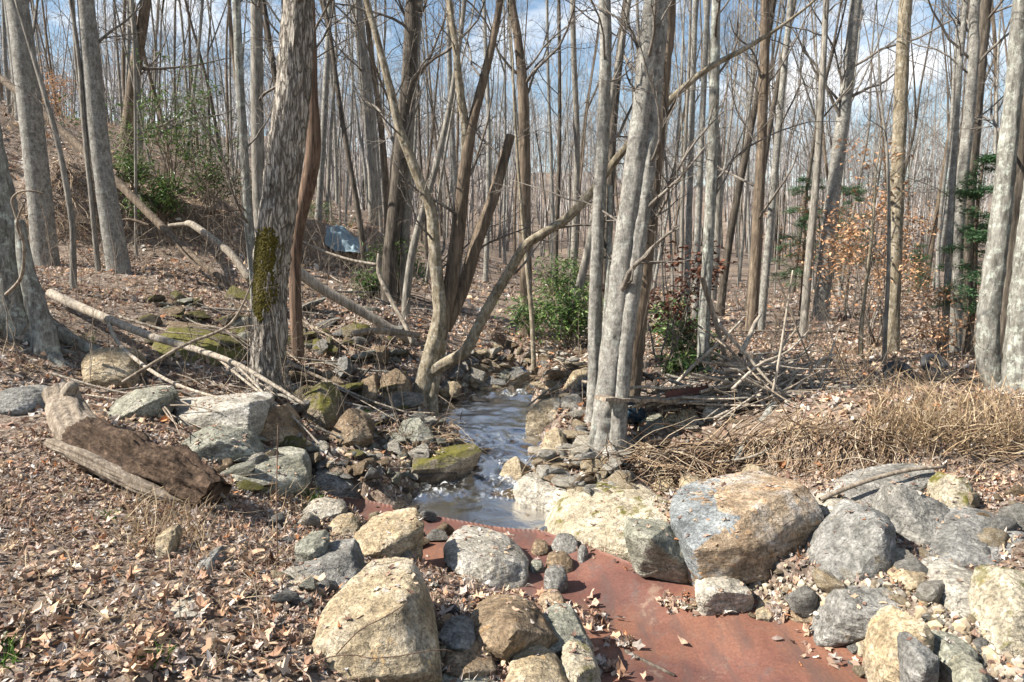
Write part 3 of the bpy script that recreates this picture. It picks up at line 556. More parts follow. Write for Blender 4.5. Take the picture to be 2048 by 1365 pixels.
rock('rounded brown boulder upstream behind the leaning tree', 'brown_rock', [(905,740),(915,705),(945,698),(985,725),(992,760),(940,757)], (), .5)
# --- right bank of the stream
for i_, (sil, lab, mt) in enumerate([
 ([(1052,832),(1075,806),(1110,798),(1137,815),(1127,837),(1080,845)],'tan rock with orange wet tip at the riffle','tan'),
 ([(1025,977),(1050,953),(1090,963),(1142,985),(1147,1002),(1110,1022),(1060,1028),(1040,1007)],'cracked pale rock at the lower pool','pale'),
 ([(988,972),(1010,928),(1035,916),(1062,945),(1052,968),(1020,980)],'tan boulder between the pool and the cracked pale rock','tan'),
 ([(1080,905),(1090,868),(1115,855),(1135,880),(1125,905)],'upright tan stone beside the riffle','tan'),
 ([(1105,815),(1125,793),(1160,790),(1172,810),(1150,825)],'pale tan stone near the paired grey trunks','pale'),
 ([(983,802),(995,778),(1025,772),(1042,785),(1035,803)],'dark wet rock at the head of the pool','wet_rock'),
 ([(943,782),(955,757),(985,752),(1003,768),(995,785)],'blocky tan rock upstream of the pool','tan'),
 ([(876,790),(890,766),(915,762),(923,775),(905,792)],'angular tan stone near the leaning tree base','tan'),
 ([(922,772),(928,748),(940,742),(950,765)],'pointed pale stone upstream of the pool','pale'),
 ([(985,765),(1005,738),(1035,735),(1047,752),(1030,768)],'grey-tan rock across the narrow channel','green_rock'),
 ([(1022,778),(1035,748),(1060,745),(1074,765),(1060,780)],'big tan rock at the narrow channel','tan'),
 ([(1128,775),(1145,745),(1175,735),(1190,760),(1170,780)],'tan rock sunk in rootlets behind the paired trunks','tan'),
 ([(1272,865),(1285,838),(1320,828),(1335,845),(1315,866)],'flat grey stone below the brush pile board','green_rock'),
 ([(1325,850),(1335,828),(1365,828),(1378,848),(1360,855)],'square tan stone against the flat grey stone','tan'),
 ([(1352,850),(1360,820),(1390,818),(1402,842),(1380,855)],'yellow-tan stone in the bank under the brush pile','tan'),
 ([(1406,830),(1412,810),(1440,808),(1475,832),(1440,838)],'bright white wedge-shaped stone in the bank','pale'),
 ([(1485,980),(1490,945),(1510,930),(1540,945),(1545,985)],'pale tan boulder beneath the hanging rootlets','tan'),
 ([(1358,985),(1365,955),(1395,950),(1415,975),(1400,988)],'tan stone in the root-covered bank','tan'),
 ([(1305,985),(1318,958),(1345,957),(1352,980)],'yellow stone in the root-covered bank','tan')]):
    rock(lab, mt, sil, (), None, None, sub=4, name='stone', cat='stone')

# --- smaller stones, copied from a few shapes
SHAPES = {}
def stone_mesh(k, mt, sub=3):
    key = (k, mt)
    if key not in SHAPES:
        r = np.random.default_rng(100+k); pts = unit(r.normal(size=(10,3)))*np.array([1,.8,.6])*r.uniform(.8,1.15,(10,1))
        c, V, f = hull_rock(pts, sub, 70, .05, k, 3); SHAPES[key] = MB().add(V, t=f).mesh('stone', M[mt]); SHAPES[key].set_sharp_from_angle(angle=rad(26))
    return SHAPES[key]
def scatter(n_, box, mats, size, label, group, seed, name='stone', cat='stone', flat=1.0, sub=3, avoid=None, sink=.25, wat=False):
    r = random.Random(seed); k = 0; tries = 0
    while k < n_ and tries < n_*20:
        tries += 1
        p = hit(r.uniform(box[0], box[2]), r.uniform(box[1], box[3]))
        d, z, w = stream(p[:1], p[1:2])
        if not wat and d[0] < w[0]*.9: continue
        s = size[0]*(size[1]/size[0])**(r.random()**1.6)
        nm_ = 'pebble' if s < .03 and name == 'stone' else name
        o = link(nm_, stone_mesh(r.randrange(10), r.choice(mats), sub), loc=(p[0], p[1], p[2]+s*.6*flat*(1-2*sink)), label=label, cat=cat, group=group)
        o.scale = (s, s*r.uniform(.7,1), s*flat*r.uniform(.7,1.1)); o.rotation_euler = (r.uniform(-.4,.4), r.uniform(-.4,.4), r.uniform(0,6.28)); k += 1
scatter(95, (1690,1190,2040,1360), ['tan','pale','pale','grey_rock'], (.014,.06), 'small pale or tan stone lying in the pebbles right of the rusty sheet', 'pebbles right of the rusty sheet', 1)
scatter(30, (1380,1150,1640,1240), ['tan','pale','brown_rock'], (.018,.05), 'small stone in the leaf scraps below the orange-faced boulder', 'stones below the orange-faced boulder', 2)
scatter(26, (1630,1060,1880,1170), ['tan','grey_rock','pale'], (.025,.07), 'small stone wedged between the big grey boulders', 'stones wedged between grey boulders', 3)
scatter(42, (1050,880,1320,1000), ['tan','pale','tan','brown_rock'], (.04,.12), 'tan stone on the bank between the stream and the paired trunks', 'stones on the right stream bank', 4)
scatter(30, (880,690,1180,800), ['tan','pale','brown_rock'], (.05,.16), 'stone heaped along the upper stream channel', 'stones along the upper stream', 5)
scatter(34, (620,860,960,990), ['brown_rock','green_rock','wet_rock'], (.03,.10), 'small dark stone on the left stream bank', 'stones on the left stream bank', 6)
scatter(64, (590,620,810,840), ['moss_rock','moss_rock','brown_rock','green_rock','grey_rock'], (.12,.36), 'mossy stone on the slope right of the moss-patched tree', 'mossy stones on the left slope', 7, 'mossy_rock', 'rock', flat=.8)
scatter(44, (290,600,500,700), ['moss_rock','moss_rock','brown_rock','green_rock'], (.12,.36), 'mossy ledge stone below the pale beech trunks', 'mossy ledge stones', 8, 'mossy_rock', 'rock', flat=.6)
scatter(70, (780,790,1090,1050), ['wet_rock','brown_rock','wet_rock','orange_rock'], (.04,.19), 'wet stone lying in the stream bed', 'stones in the stream bed', 9, 'stream_stone', 'stone', flat=.55, wat=True, sink=.1)
scatter(28, (560,1000,900,1230), ['tan','pale','grey_rock','brown_rock'], (.015,.05), 'small stone among leaves left of the flat-topped pale rock', 'small stones left of the rusty sheet', 10)
scatter(24, (860,1200,1200,1360), ['tan','brown_rock','grey_rock'], (.02,.05), 'small stone around the brown wedge boulder', 'stones around the brown wedge boulder', 11)
scatter(34, (1600,990,2040,1250), ['grey_rock','tan','pale','brown_rock'], (.06,.17), 'rock filling a gap in the boulder pile below the dry grass', 'rocks in the boulder pile', 14, 'rubble_rock', 'rock')
scatter(22, (560,1010,960,1200), ['grey_rock','tan','pale','brown_rock'], (.05,.12), 'rock in the rubble left of the flat-topped pale rock', 'rubble left of the sheet', 15, 'rubble_rock', 'rock')
scatter(16, (860,1200,1180,1340), ['grey_rock','tan','brown_rock'], (.05,.10), 'rock in the rubble around the brown wedge boulder', 'rubble below the sheet', 16, 'rubble_rock', 'rock')
scatter(30, (430,760,760,960), ['grey_rock','tan','brown_rock','green_rock'], (.06,.16), 'rock in the rubble below the moss-patched tree', 'rubble below the moss-patched tree', 17, 'rubble_rock', 'rock')
scatter(44, (430,770,800,985), ['green_rock','grey_rock','brown_rock','pale','moss_rock'], (.10,.27), 'flat broken slab on the left bank between the white slab and the pool', 'broken slabs on the left bank', 18, 'slab_rock', 'rock', flat=.42)
scatter(30, (1040,770,1240,1010), ['tan','pale','tan','brown_rock'], (.10,.24), 'flat broken slab on the bank between the pool and the grey trunk group', 'broken slabs beside the riffle', 19, 'slab_rock', 'rock', flat=.5)
scatter(30, (860,690,1150,790), ['tan','pale','brown_rock','green_rock'], (.12,.28), 'blocky slab choking the upper stream channel', 'slabs in the upper channel', 20, 'slab_rock', 'rock', flat=.6, wat=True)
scatter(14, (1200,840,1480,900), ['tan','pale','green_rock'], (.08,.18), 'slab showing in the bank below the brush pile', 'slabs below the brush pile', 22, 'slab_rock', 'rock', flat=.55)
scatter(60, (1060,780,1260,1000), ['tan','pale','pale','grey_rock','tan'], (.09,.21), 'angular broken rock lining the bank below the grey trunk group', 'broken rocks below the grey trunk group', 24, 'bank_rock', 'rock', flat=.8, sink=.12)
scatter(40, (690,830,960,985), ['brown_rock','grey_rock','green_rock','pale'], (.08,.19), 'angular broken rock lining the bank below the leaning tree', 'broken rocks below the leaning tree', 25, 'bank_rock', 'rock', flat=.8, sink=.12)
scatter(40, (870,700,1180,800), ['tan','pale','grey_rock'], (.10,.24), 'angular broken rock beside the upper channel', 'broken rocks beside the upper channel', 26, 'bank_rock', 'rock', flat=.8, sink=.12)
scatter(22, (540,1040,760,1220), ['grey_rock','pale','green_rock','tan'], (.05,.13), 'angular stone in the leafy rubble above the large tan boulder', 'stones above the large tan boulder', 27, 'bank_rock', 'rock', flat=.7, sink=.12)
scatter(16, (1240,840,1560,960), ['tan','pale'], (.03,.08), 'stone showing through the rootlets of the right bank', 'stones in the root-hung bank', 12)

# ------------------------------------------------------------------ trees
def grow(starts, dirs, lens, r0, n_, jit, up, gen, taper=.25):
    K = len(starts); P_ = np.empty((K, n_+1, 3)); P_[:,0] = starts; d = unit(dirs); st = (lens/n_)[:,None]
    for k in range(n_):
        d = unit(d + gen.normal(0, jit, (K,3)) + np.array([0,0,up])); P_[:,k+1] = P_[:,k]+d*st
    t = np.linspace(0, 1, n_+1); return P_, r0[:,None]*(1-(1-taper)*t[None])
def kids(P_, Rr, m, tmin, tmax, ang, lr, rr, lens, gen):
    K, n_, _ = P_.shape; idx = np.repeat(np.arange(K), m); t = gen.uniform(tmin, tmax, len(idx))*(n_-1); i0 = np.minimum(t.astype(int), n_-2); f = (t-i0)[:,None]
    s = P_[idx,i0]*(1-f)+P_[idx,i0+1]*f; tg = unit(P_[idx,i0+1]-P_[idx,i0]); rd = Rr[idx,i0]
    side = gen.normal(size=(len(idx),3)); side = unit(side-(side*tg).sum(1,keepdims=True)*tg)
    a = gen.uniform(ang*.65, ang*1.25, len(idx))[:,None]; d = tg*np.cos(a)+side*np.sin(a)
    L = lens[idx]*lr*gen.uniform(.5,1.15,len(idx))*(1-.45*(t/(n_-1))); return s, d, L, np.minimum(rd*.75, rd*rr*gen.uniform(.7,1.2,len(idx)))
def smooth_path(pts, n_):
    pts = np.asarray(pts, float); return catmull(pts, np.linspace(0, len(pts)-1, n_))
def trunk_mesh(mb, path, rads, sides=16, rough=.04, flare=0.0, seed=0, step=.12, m=0, ridge=0.0, rf=5.0):
    L = np.linalg.norm(np.diff(path, axis=0), axis=1).sum(); n_ = int(np.clip(L/step, 8, 300)); t = np.linspace(0, len(path)-1, n_)
    p = catmull(np.asarray(path, float), t); r = np.interp(t, np.arange(len(rads)), rads); s = np.linspace(0, L, n_)
    if flare: r = r*(1+flare*np.exp(-s/.22))
    T = unit(np.gradient(p, axis=0)); A = unit(np.cross(T, np.array([0,1.,.05]))); B = np.cross(T, A); th = np.arange(sides)/sides*2*np.pi
    ring = A[:,None]*np.cos(th)[None,:,None]+B[:,None]*np.sin(th)[None,:,None]
    k = fbm3(np.stack(np.broadcast_arrays(np.cos(th)[None]*2.2+seed*7.1, np.sin(th)[None]*2.2, (s[:,None]*1.6)), -1), 4, .6)*rough
    if ridge: k = k + ridge*(np.abs(fbm3(np.stack(np.broadcast_arrays(np.cos(th)[None]*rf+seed*3.3, np.sin(th)[None]*rf, (s[:,None]*2.6)), -1), 3, .6))-.35)
    if flare: k = k + flare*.35*np.exp(-s/.2)[:,None]*np.maximum(0, np.sin(th*4+seed))[None]
    V = p[:,None]+ring*(r[:,None]*(1+k))[...,None]
    i = np.arange(n_-1)[:,None]; j = np.arange(sides)[None]; j2 = (j+1) % sides
    q = np.stack(np.broadcast_arrays(i*sides+j, i*sides+j2, (i+1)*sides+j2, (i+1)*sides+j), -1)
    cap = [((n_-1)*sides, (n_-1)*sides+j, (n_-1)*sides+j+1) for j in range(1, sides-1)]
    mb.add(V, q, cap, m=m); return p, r
def crown(gen, path, rads, nl, tmin, tmax, limb_len, ang=.9, dens=1.0, up=.05, leaves=None):
    """limbs, branches and twigs on a trunk path"""
    mb = MB(); L1 = np.full(1, limb_len)
    s, d, L, r = kids(path[None], rads[None], nl, tmin, tmax, ang, 1.0, .27, L1, gen); r = np.clip(r, .006, .045)
    P1, R1 = grow(s, d, L, r, 9, .16, up, gen); mb.tubes(P1, R1, 5)
    s, d, L2, r2 = kids(P1, R1, max(3, int(6*dens)), .15, 1, .75, .55, .55, L, gen); r2 = np.clip(r2, .0032, .016)
    P2, R2 = grow(s, d, L2, r2, 6, .17, up*.8, gen); mb.tubes(P2, R2, 3)
    s, d, L3, r3 = kids(P2, R2, max(3, int(5*dens)), .1, 1, .7, .5, .6, L2, gen); r3 = np.clip(r3, .003, .007)
    P3, R3 = grow(s, d, L3, r3, 4, .2, up*.5, gen, .4); mb.tubes(P3, R3, 3)
    if dens >= 1:
        s, d, L4, r4 = kids(P3, R3, 1, .2, 1, .65, .6, .8, L3, gen); r4 = np.clip(r4, .0024, .005)
        P4, R4 = grow(s, d, L4, r4, 2, .2, 0, gen, .5); mb.tubes(P4, R4, 3)
    return mb, P3
def roots(e_, base, r, mat, gen, n_=5):
    a0 = gen.uniform(0, 6.28)
    for k in range(n_):
        a = a0+k*6.28/n_+gen.normal(0,.3); L = r*gen.uniform(2.2,4.5); d = np.array([math.cos(a), math.sin(a), 0]); pts = []
        for t in np.linspace(0, 1, 6):
            q = base+d*(r*.55+L*t)+np.array([-d[1], d[0], 0])*gen.normal(0,.06)*L*t; q[2] = hz(q[0], q[1])+r*.45*(1-t)**2-.02*t-.01; pts.append(q)
        mb = MB(); trunk_mesh(mb, np.array(pts), list(r*np.array([.42,.34,.26,.2,.14,.06])), 10, .1, 0, k, .05, 0, .1, 5); link('root', mb.mesh('root', mat, origin=np.array(e_.location)), e_)
TN = [0]
def tree(label, mat, pts, widths, Y=None, top=7.0, nl=14, tmin=.25, limb=2.6, flare=.35, rough=.05, sides=16, dens=1.0, name='tree', crown_on=True, dY=0.0, group=None, lean_top=0.0, cat='tree', ang=.9):
    """pts: the trunk's line measured in the photo from the foot upwards, widths in photo pixels; the trunk stands Y metres ahead, on the ground"""
    TN[0] += 1; gen = np.random.default_rng(500+TN[0])
    if Y is None: Y = hit(*pts[0])[1]
    w = np.interp(np.linspace(0, 1, len(pts)), np.linspace(0, 1, len(widths)), widths)
    path = [at(a, b, Y+dY*k/(len(pts)-1)) for k, (a, b) in enumerate(pts)]; rads = [x/2/FPX*Y for x in w]
    f = path[0].copy(); gz = hz(f[0], f[1])
    if f[2] > gz-.15: path.insert(0, np.array([f[0], f[1], min(gz, f[2]-.05)-.15])); rads.insert(0, rads[0]*1.05)
    else: path[0][2] = gz-.15
    if top > 0:
        d = unit(path[-1]-path[-2]); d = unit(d+np.array([lean_top,0,.5])); r = rads[-1]
        for k in range(1, 5):
            d = unit(d+gen.normal(0, .06, 3)); path.append(path[-1]+d*top/4); rads.append(r*(1-.21*k))
    base = path[1].copy(); base[2] = gz; e_ = empty(name, base, label, cat, group)
    rads = [x*.86 for x in rads]; near_ = Y < 10
    mb = MB(); p, r = trunk_mesh(mb, np.array(path), rads, int(sides*1.7) if near_ else sides, rough*.8, flare*1.3, TN[0], .065 if near_ else .16, 0, {'flaky':.17,'lichen':.13,'dark':.16,'brown':.16}.get(mat, .07) if near_ else 0, 6.0)
    if near_ and max(widths) > 24: roots(e_, base, rads[1], M[mat], gen)
    link('trunk', mb.mesh('trunk', M[mat], origin=base), e_)
    if crown_on:
        cb, tips = crown(gen, p, r, max(4, int(nl*.64)), tmin, .98, limb, ang, dens); link('crown', cb.mesh('crown', M['twig'], origin=base), e_)
    return e_, p, r, base
tree('thick lichen-spotted tree with twisting vine on the left bank', 'lichen', [(40,655),(22,560),(-8,420),(-34,280),(-80,0)], [112,92,84,76,66], 7.1, 7, 10, .45, 2.2, .5, .07, 24)
tree('second mossy stem joined to the vine-wrapped tree', 'lichen', [(88,668),(70,600),(50,520),(40,440)], [48,40,30,18], 6.95, 0, 4, .5, .7, .5, .12, 16, crown_on=False)
BE = tree('stout smooth beech with pale banded bark at the hillside foot', 'beech', [(92,528),(82,420),(66,270),(48,110),(30,-20)], [56,50,48,46,42], 11.4, 9, 16, .4, 3.2, .25, .025, 20)
tree('slim pale sapling with a crooked stem in front of the beeches', 'grey', [(147,582),(146,500),(145,450),(127,340),(107,250),(82,165),(55,75),(30,-10)], [15,13,13,12,11,10,9,8], 9.0, 3, 10, .3, 1.6, .2, .03, 10)
tree('thin straight sapling between the two beeches', 'grey', [(196,535),(183,400),(168,250),(158,120),(140,-10)], [12,11,10,9,8], 10.8, 4, 10, .3, 1.7, .2, .03, 10)
tree('stout smooth beech with a shaded right side beside thin saplings', 'beech', [(238,542),(218,420),(200,300),(185,150),(170,-20)], [52,46,42,38,34], 10.9, 9, 16, .4, 3.2, .25, .025, 20)
tree('dark forked tree leaning on the hillside crest', 'brown', [(250,332),(258,240),(272,130),(292,0)], [34,28,25,22], 18.5, 7, 20, .15, 3.6, .3, .05, 12)
tree('pale thin tree beside the dark forked hillside tree', 'grey', [(280,335),(277,220),(272,100),(262,-10)], [16,13,12,11], 18.3, 6, 14, .2, 2.6, .2, .03, 10)
tree('very thin straight pole tree in front of the rhododendron slope', 'grey', [(272,480),(271,300),(269,120),(262,-10)], [7,6,6,5], 13, 3, 8, .3, 1.5, .1, .02, 8)
tree('grey tree with low crooked limbs left of the mossy trunk', 'lichen', [(508,552),(497,440),(488,300),(479,150),(472,-20)], [21,20,19,18,17], 9.6, 6, 14, .2, 2.6, .2, .03, 14)
tree('straight grey tree close behind the crooked-limbed tree', 'grey', [(528,520),(518,400),(514,200),(512,-20)], [30,28,27,25], 12.6, 8, 14, .35, 3.0, .2, .03, 14)
tree('slender grey tree left of the close pair', 'grey', [(502,500),(492,350),(480,200),(470,-20)], [18,16,15,14], 14.0, 7, 12, .3, 2.6, .2, .03, 12)
HT, hp, hr, hb = tree('broad flaking-bark tree with a green moss patch on its trunk', 'flaky', [(540,772),(537,690),(541,560),(552,450),(572,300),(588,150),(598,-20)], [88,76,74,78,78,70,60], 7.2, 8, 12, .45, 3.0, .25, .09, 40)
# moss patch hugging the trunk
mm = MB(); gm = np.random.default_rng(3)
for k in range(3600):
    t = gm.uniform(0, 1); i_ = int(np.argmin(np.abs(hp[:,2]-(at(540, 470+t*160, 7.2)[2])))); a = gm.normal(-1.8, .75)-(t-.5)*.7
    if abs(a+1.8) > (1.15+.35*math.sin(t*9)+.3*math.sin(t*23+a*3))*(1-(abs(t-.45)*1.7)**2): continue
    nrm = np.array([math.cos(a), math.sin(a), .05]); c = hp[i_]+np.array([0,0,gm.uniform(-.06,.06)])+nrm*hr[i_]*1.0
    v, f = ICO[1]; s_ = gm.uniform(.006,.020)*(1.15-.75*min(1, abs(a+1.8)/1.3)); mm.add(c+v*s_*np.array([1,1,1.2])*(1+.25*gm.normal(size=(len(v),1))*.5), t=f)
link('moss_patch', mm.mesh('moss_patch', M['moss'], origin=hb), HT)
tree('reddish dead trunk stripped of bark behind the mossy-trunked tree', 'red', [(590,545),(598,450),(616,370),(627,290),(624,180),(622,80),(618,-20)], [26,28,34,34,26,24,22], 8.4, 4, 6, .5, 1.6, .2, .06, 14)
tree('tall straight brown tree beyond the blue tarp', 'grey', [(748,505),(745,350),(735,200),(722,60),(714,-20)], [24,22,21,19,18], 20, 9, 20, .25, 3.5, .2, .03, 12)
tree('massive dark tree with split trunk behind the streamside tree', 'dark', [(778,562),(788,440),(803,300),(818,150),(827,-20)], [38,34,34,32,30], 13, 9, 18, .3, 3.4, .3, .06, 16)
tree('grey stem fused to the massive dark tree', 'grey', [(806,560),(812,420),(818,280),(828,120),(840,-20)], [24,22,22,20,18], 13.2, 8, 12, .3, 3.0, .2, .04, 12)
tree('smooth grey leaning trunk with bent middle behind the stream', 'grey', [(812,605),(822,520),(838,450),(856,390),(880,300),(905,180),(930,-10)], [20,18,16,15,14,12,10], 10.6, 5, 10, .3, 2.0, .2, .03, 12)
# the many-stemmed tree that leans over the stream
def stems(label, Y, base_px, parts, name='tree'):
    b = at(base_px[0], base_px[1], Y); b[2] = hz(b[0], b[1]); e_ = empty(name, b, label, 'tree'); gen = np.random.default_rng(77); out = []
    for pts, widths, mat, ext, nl, nm in parts:
        w = np.interp(np.linspace(0, 1, len(pts)), np.linspace(0, 1, len(widths)), widths); path = [at(p[0], p[1], Y+(p[2] if len(p) > 2 else 0)) for p in pts]; rads = [x/2/FPX*Y for x in w]
        if ext == 'foot': pass
        elif ext > 0:
            d = unit(path[-1]-path[-2])
            for k in range(1, 4): d = unit(d+gen.normal(0,.08,3)+np.array([0,0,.12])); path.append(path[-1]+d*ext/3); rads.append(rads[-1]*.72)
        rads = [x*.86 for x in rads]; mb = MB(); p, r = trunk_mesh(mb, np.array(path), rads, 26, .06, .5 if nm == 'trunk' else 0, len(out)+3, .05, 0, .13, 6.0)
        if nm == 'trunk': fb = path[0].copy(); fb[2] = hz(fb[0], fb[1]); path0 = fb; roots(e_, fb-0, rads[0], M[mat], gen, 4); 
        tr_ = link(nm, mb.mesh(nm, M[mat], origin=b), e_)
        if nl:
            cb, _ = crown(gen, p, r, nl, .25, .98, 1.7, .85, 1.0); link('crown' if nm == 'trunk' else 'branches', cb.mesh('crown', M['twig'], origin=b), tr_ if nm != 'trunk' else e_, kind='stuff')
        out.append((p, r))
    return e_, out, b
stems('many-stemmed tree with pale base leaning over the stream and arching limb', 8.0, (848,830), [
 ([(838,850),(842,800),(856,740),(872,680),(880,620),(873,540),(868,480),(862,420),(846,380),(815,300),(795,245),(778,170),(752,70),(728,-20)], [62,50,44,40,32,28,27,26,23,21,19,17,15,13], 'yellow', 3.5, 8, 'trunk'),
 ([(866,850,-.05),(864,800,-.05),(872,740,0),(884,680,0)], [34,28,28,26], 'yellow', 0, 0, 'stem'),
 ([(876,690,.05),(892,620,.08),(906,540,.1),(918,450,.1),(926,370,.1),(942,260,.1),(966,165,.1),(986,80,.1),(1002,-15,.1)], [34,36,34,32,30,24,20,17,15], 'brown', 3.5, 8, 'stem'),
 ([(928,350,.12),(930,260,.1),(920,180,.05),(912,100,0),(898,-15,0)], [20,19,17,15,13], 'yellow', 3, 6, 'stem'),
 ([(888,660,.15),(925,580,.25),(955,480,.3),(985,400,.35),(1008,320,.4),(1022,270,.4)], [30,32,30,27,24,20], 'brown', 0, 3, 'stem'),
 ([(848,760,.02),(872,738,-.06),(900,722,-.12),(932,700,-.2),(955,655,-.2),(985,600,-.25),(1018,545,-.3),(1050,492,-.4),(1085,468,-.45),(1135,436,-.5),(1188,378,-.6),(1235,315,-.7),(1300,240,-.8),(1365,178,-.9),(1420,135,-.95),(1500,92,-1),(1580,40,-1)], [22,28,27,26,25,24,22,20,19,19,18,16,14,13,11,9,6], 'yellow', 1.2, 7, 'limb')])
stems('group of four close grey trunks on the right stream bank', 6.3, (1205,905), [
 ([(1204,930),(1208,860),(1218,780),(1234,640),(1250,500),(1264,390),(1284,220),(1300,60),(1308,-20)], [80,62,60,58,54,50,46,42,40], 'beech', 6, 10, 'trunk'),
 ([(1232,905,-.08),(1240,800,-.08),(1258,640,-.08),(1276,500,-.06),(1292,380,-.05),(1308,220,0),(1322,60,0),(1330,-20,0)], [46,38,36,34,32,30,28,26], 'beech', 6, 6, 'trunk'),
 ([(1188,840,.25),(1189,740,.25),(1191,600,.25),(1198,420,.25),(1208,220,.25),(1208,-20,.25)], [36,33,33,31,29,27], 'beech', 6, 8, 'trunk'),
 ([(1258,830,.55),(1268,720,.55),(1288,540,.55),(1306,360,.55),(1322,180,.55),(1338,-20,.55)], [52,46,42,40,38,36], 'brown', 6, 8, 'trunk'),
 ([(1184,905,-.05),(1196,810,-.02),(1206,720,.1),(1214,600,.2),(1219,470,.25),(1220,372,.25)], [20,17,15,14,13,12], 'lichen', 0, 0, 'stem')])
tree('thin pale sapling rising from the upper stream bank', 'yellow', [(1068,742),(1064,640),(1055,540),(1046,450),(1036,330),(1028,200)], [12,11,10,9,7,5], 10, 2, 8, .3, 1.4, .1, .03, 8)
tree('dark forked tree above the upper stream', 'brown', [(1052,600),(1050,450),(1049,300),(1046,180),(1036,80),(1022,-15)], [30,27,26,24,19,16], 12.2, 7, 16, .3, 3, .2, .05, 14)
tree('leaning grey trunk behind the paired trunks', 'grey', [(1140,645),(1160,570),(1180,480),(1195,380),(1215,240),(1245,80),(1262,-20)], [22,20,18,16,14,12,10], 13.2, 5, 12, .3, 2.4, .2, .04, 12)
tree('lichen-crusted straight tree beside the brush pile', 'lichen', [(1406,762),(1408,650),(1416,500),(1424,320),(1430,120),(1433,-20)], [30,27,25,23,20,19], 8.0, 8, 18, .3, 2.8, .25, .05, 18)
tree('pale straight pole behind the lichen-crusted tree', 'beech', [(1374,655),(1376,500),(1382,300),(1392,-20)], [16,15,14,12], 14.5, 8, 10, .35, 2.6, .15, .03, 12)
tree('pale pole standing next to another pale pole', 'beech', [(1390,665),(1394,500),(1404,250),(1416,-20)], [17,16,14,12], 14, 8, 10, .35, 2.6, .15, .03, 12)
tree('straight brown-based tree at the far path edge', 'brown', [(1500,692),(1506,600),(1514,460),(1524,260),(1530,-20)], [30,26,24,22,19], 12, 8, 18, .25, 3, .25, .04, 14)
tree('pale tree leaning right beside the brown-based tree', 'beech', [(1518,702),(1532,540),(1550,340),(1566,160),(1582,-20)], [20,18,16,14,12], 12.4, 7, 14, .3, 2.6, .2, .03, 12)
tree('slim dark tree with steady lean near the far path', 'grey', [(1604,702),(1618,520),(1634,340),(1645,150),(1654,-20)], [20,18,16,14,12], 11, 7, 14, .25, 2.6, .2, .03, 12)
tree('thick pale-topped tree beyond the far path', 'beech', [(1640,645),(1655,480),(1676,310),(1696,150),(1714,-20)], [38,34,30,26,23], 15, 9, 18, .3, 3.4, .25, .04, 14)
tree('tall tan-barked tree beside the orange-leaved sapling', 'yellow', [(1781,745),(1785,600),(1793,420),(1801,200),(1814,-20)], [36,32,30,28,26], 9.8, 9, 18, .35, 3, .25, .05, 18)
tree('thin yellow-barked sapling in the clearing', 'yellow', [(1720,755),(1723,650),(1732,570),(1744,470),(1750,380)], [12,10,8,7,5], 9.2, 1, 10, .2, 1.2, .1, .03, 8)
tree('slim stem crowding the tall tan-barked tree', 'grey', [(1767,770),(1770,680),(1776,560),(1778,430),(1774,300)], [12,10,9,8,6], 8.6, 2, 8, .3, 1.3, .1, .03, 8)
tree('thin dark sapling in the clearing behind the yellow-barked one', 'dark', [(1764,695),(1760,620),(1755,540),(1748,470)], [7,6,5,4], 11.5, 1, 8, .2, 1.2, .1, .03, 8)
tree('grey slim trunk in front of the hemlock', 'beech', [(1888,762),(1891,650),(1896,550),(1902,430),(1912,250),(1926,60),(1934,-20)], [17,16,15,14,12,10,10], 9, 5, 10, .3, 2, .2, .03, 12)
tree('pale curving trunk paired with a dark trunk by the hemlock', 'beech', [(1908,755),(1911,620),(1915,480),(1924,360),(1938,230),(1948,100),(1954,-20)], [30,27,25,24,23,21,20], 9.3, 8, 12, .35, 2.8, .25, .03, 16)
tree('dark trunk with mossy orange foot by the hemlock', 'dark', [(1930,700),(1931,560),(1936,420),(1948,280),(1962,120),(1974,-20)], [32,26,25,24,22,20], 9.8, 8, 12, .35, 2.8, .35, .06, 16)
tree('bent lichen-covered trunk at the dry grass', 'lichen', [(2006,800),(1980,735),(1976,650),(1986,560),(2000,450),(2012,330),(2030,160),(2046,-20)], [50,46,46,44,42,38,34,32], 6.6, 7, 12, .4, 2.6, .2, .04, 20)
tree('dark stem rising behind the bent lichen-covered trunk', 'dark', [(2026,770),(2010,680),(2012,580),(2024,470),(2040,330),(2060,150)], [34,32,30,28,26,24], 6.9, 7, 8, .45, 2.4, .2, .05, 16)
tree('moss-footed grey trunk beside the bent lichen-covered trunk', 'lichen', [(2044,808),(2040,730),(2046,620),(2062,470),(2082,300),(2110,100)], [92,66,58,52,48,44], 6.35, 7, 8, .5, 2.4, .45, .06, 20)
# twisting vine on the left tree
vp = smooth_path([at(*c) for c in [(12,590,6.6),(40,560,6.55),(48,520,6.5),(46,480,6.5),(38,450,6.5),(28,420,6.5),(24,400,6.48),(38,385,6.45),(62,382,6.45),(88,388,6.5)]], 40)
vp2 = smooth_path([at(*c) for c in [(42,480,6.48),(34,450,6.46),(40,425,6.44),(46,410,6.44),(36,400,6.44)]], 24)
link('woody_vine', MB().tubes(vp[None], np.linspace(.017,.008,40)[None], 8).tubes(vp2[None], np.linspace(.012,.006,24)[None], 8).mesh('woody_vine', M['stick'], origin=vp[0]), loc=vp[0], label='twisted bare vine looping off the thick lichen-spotted tree', cat='vine')

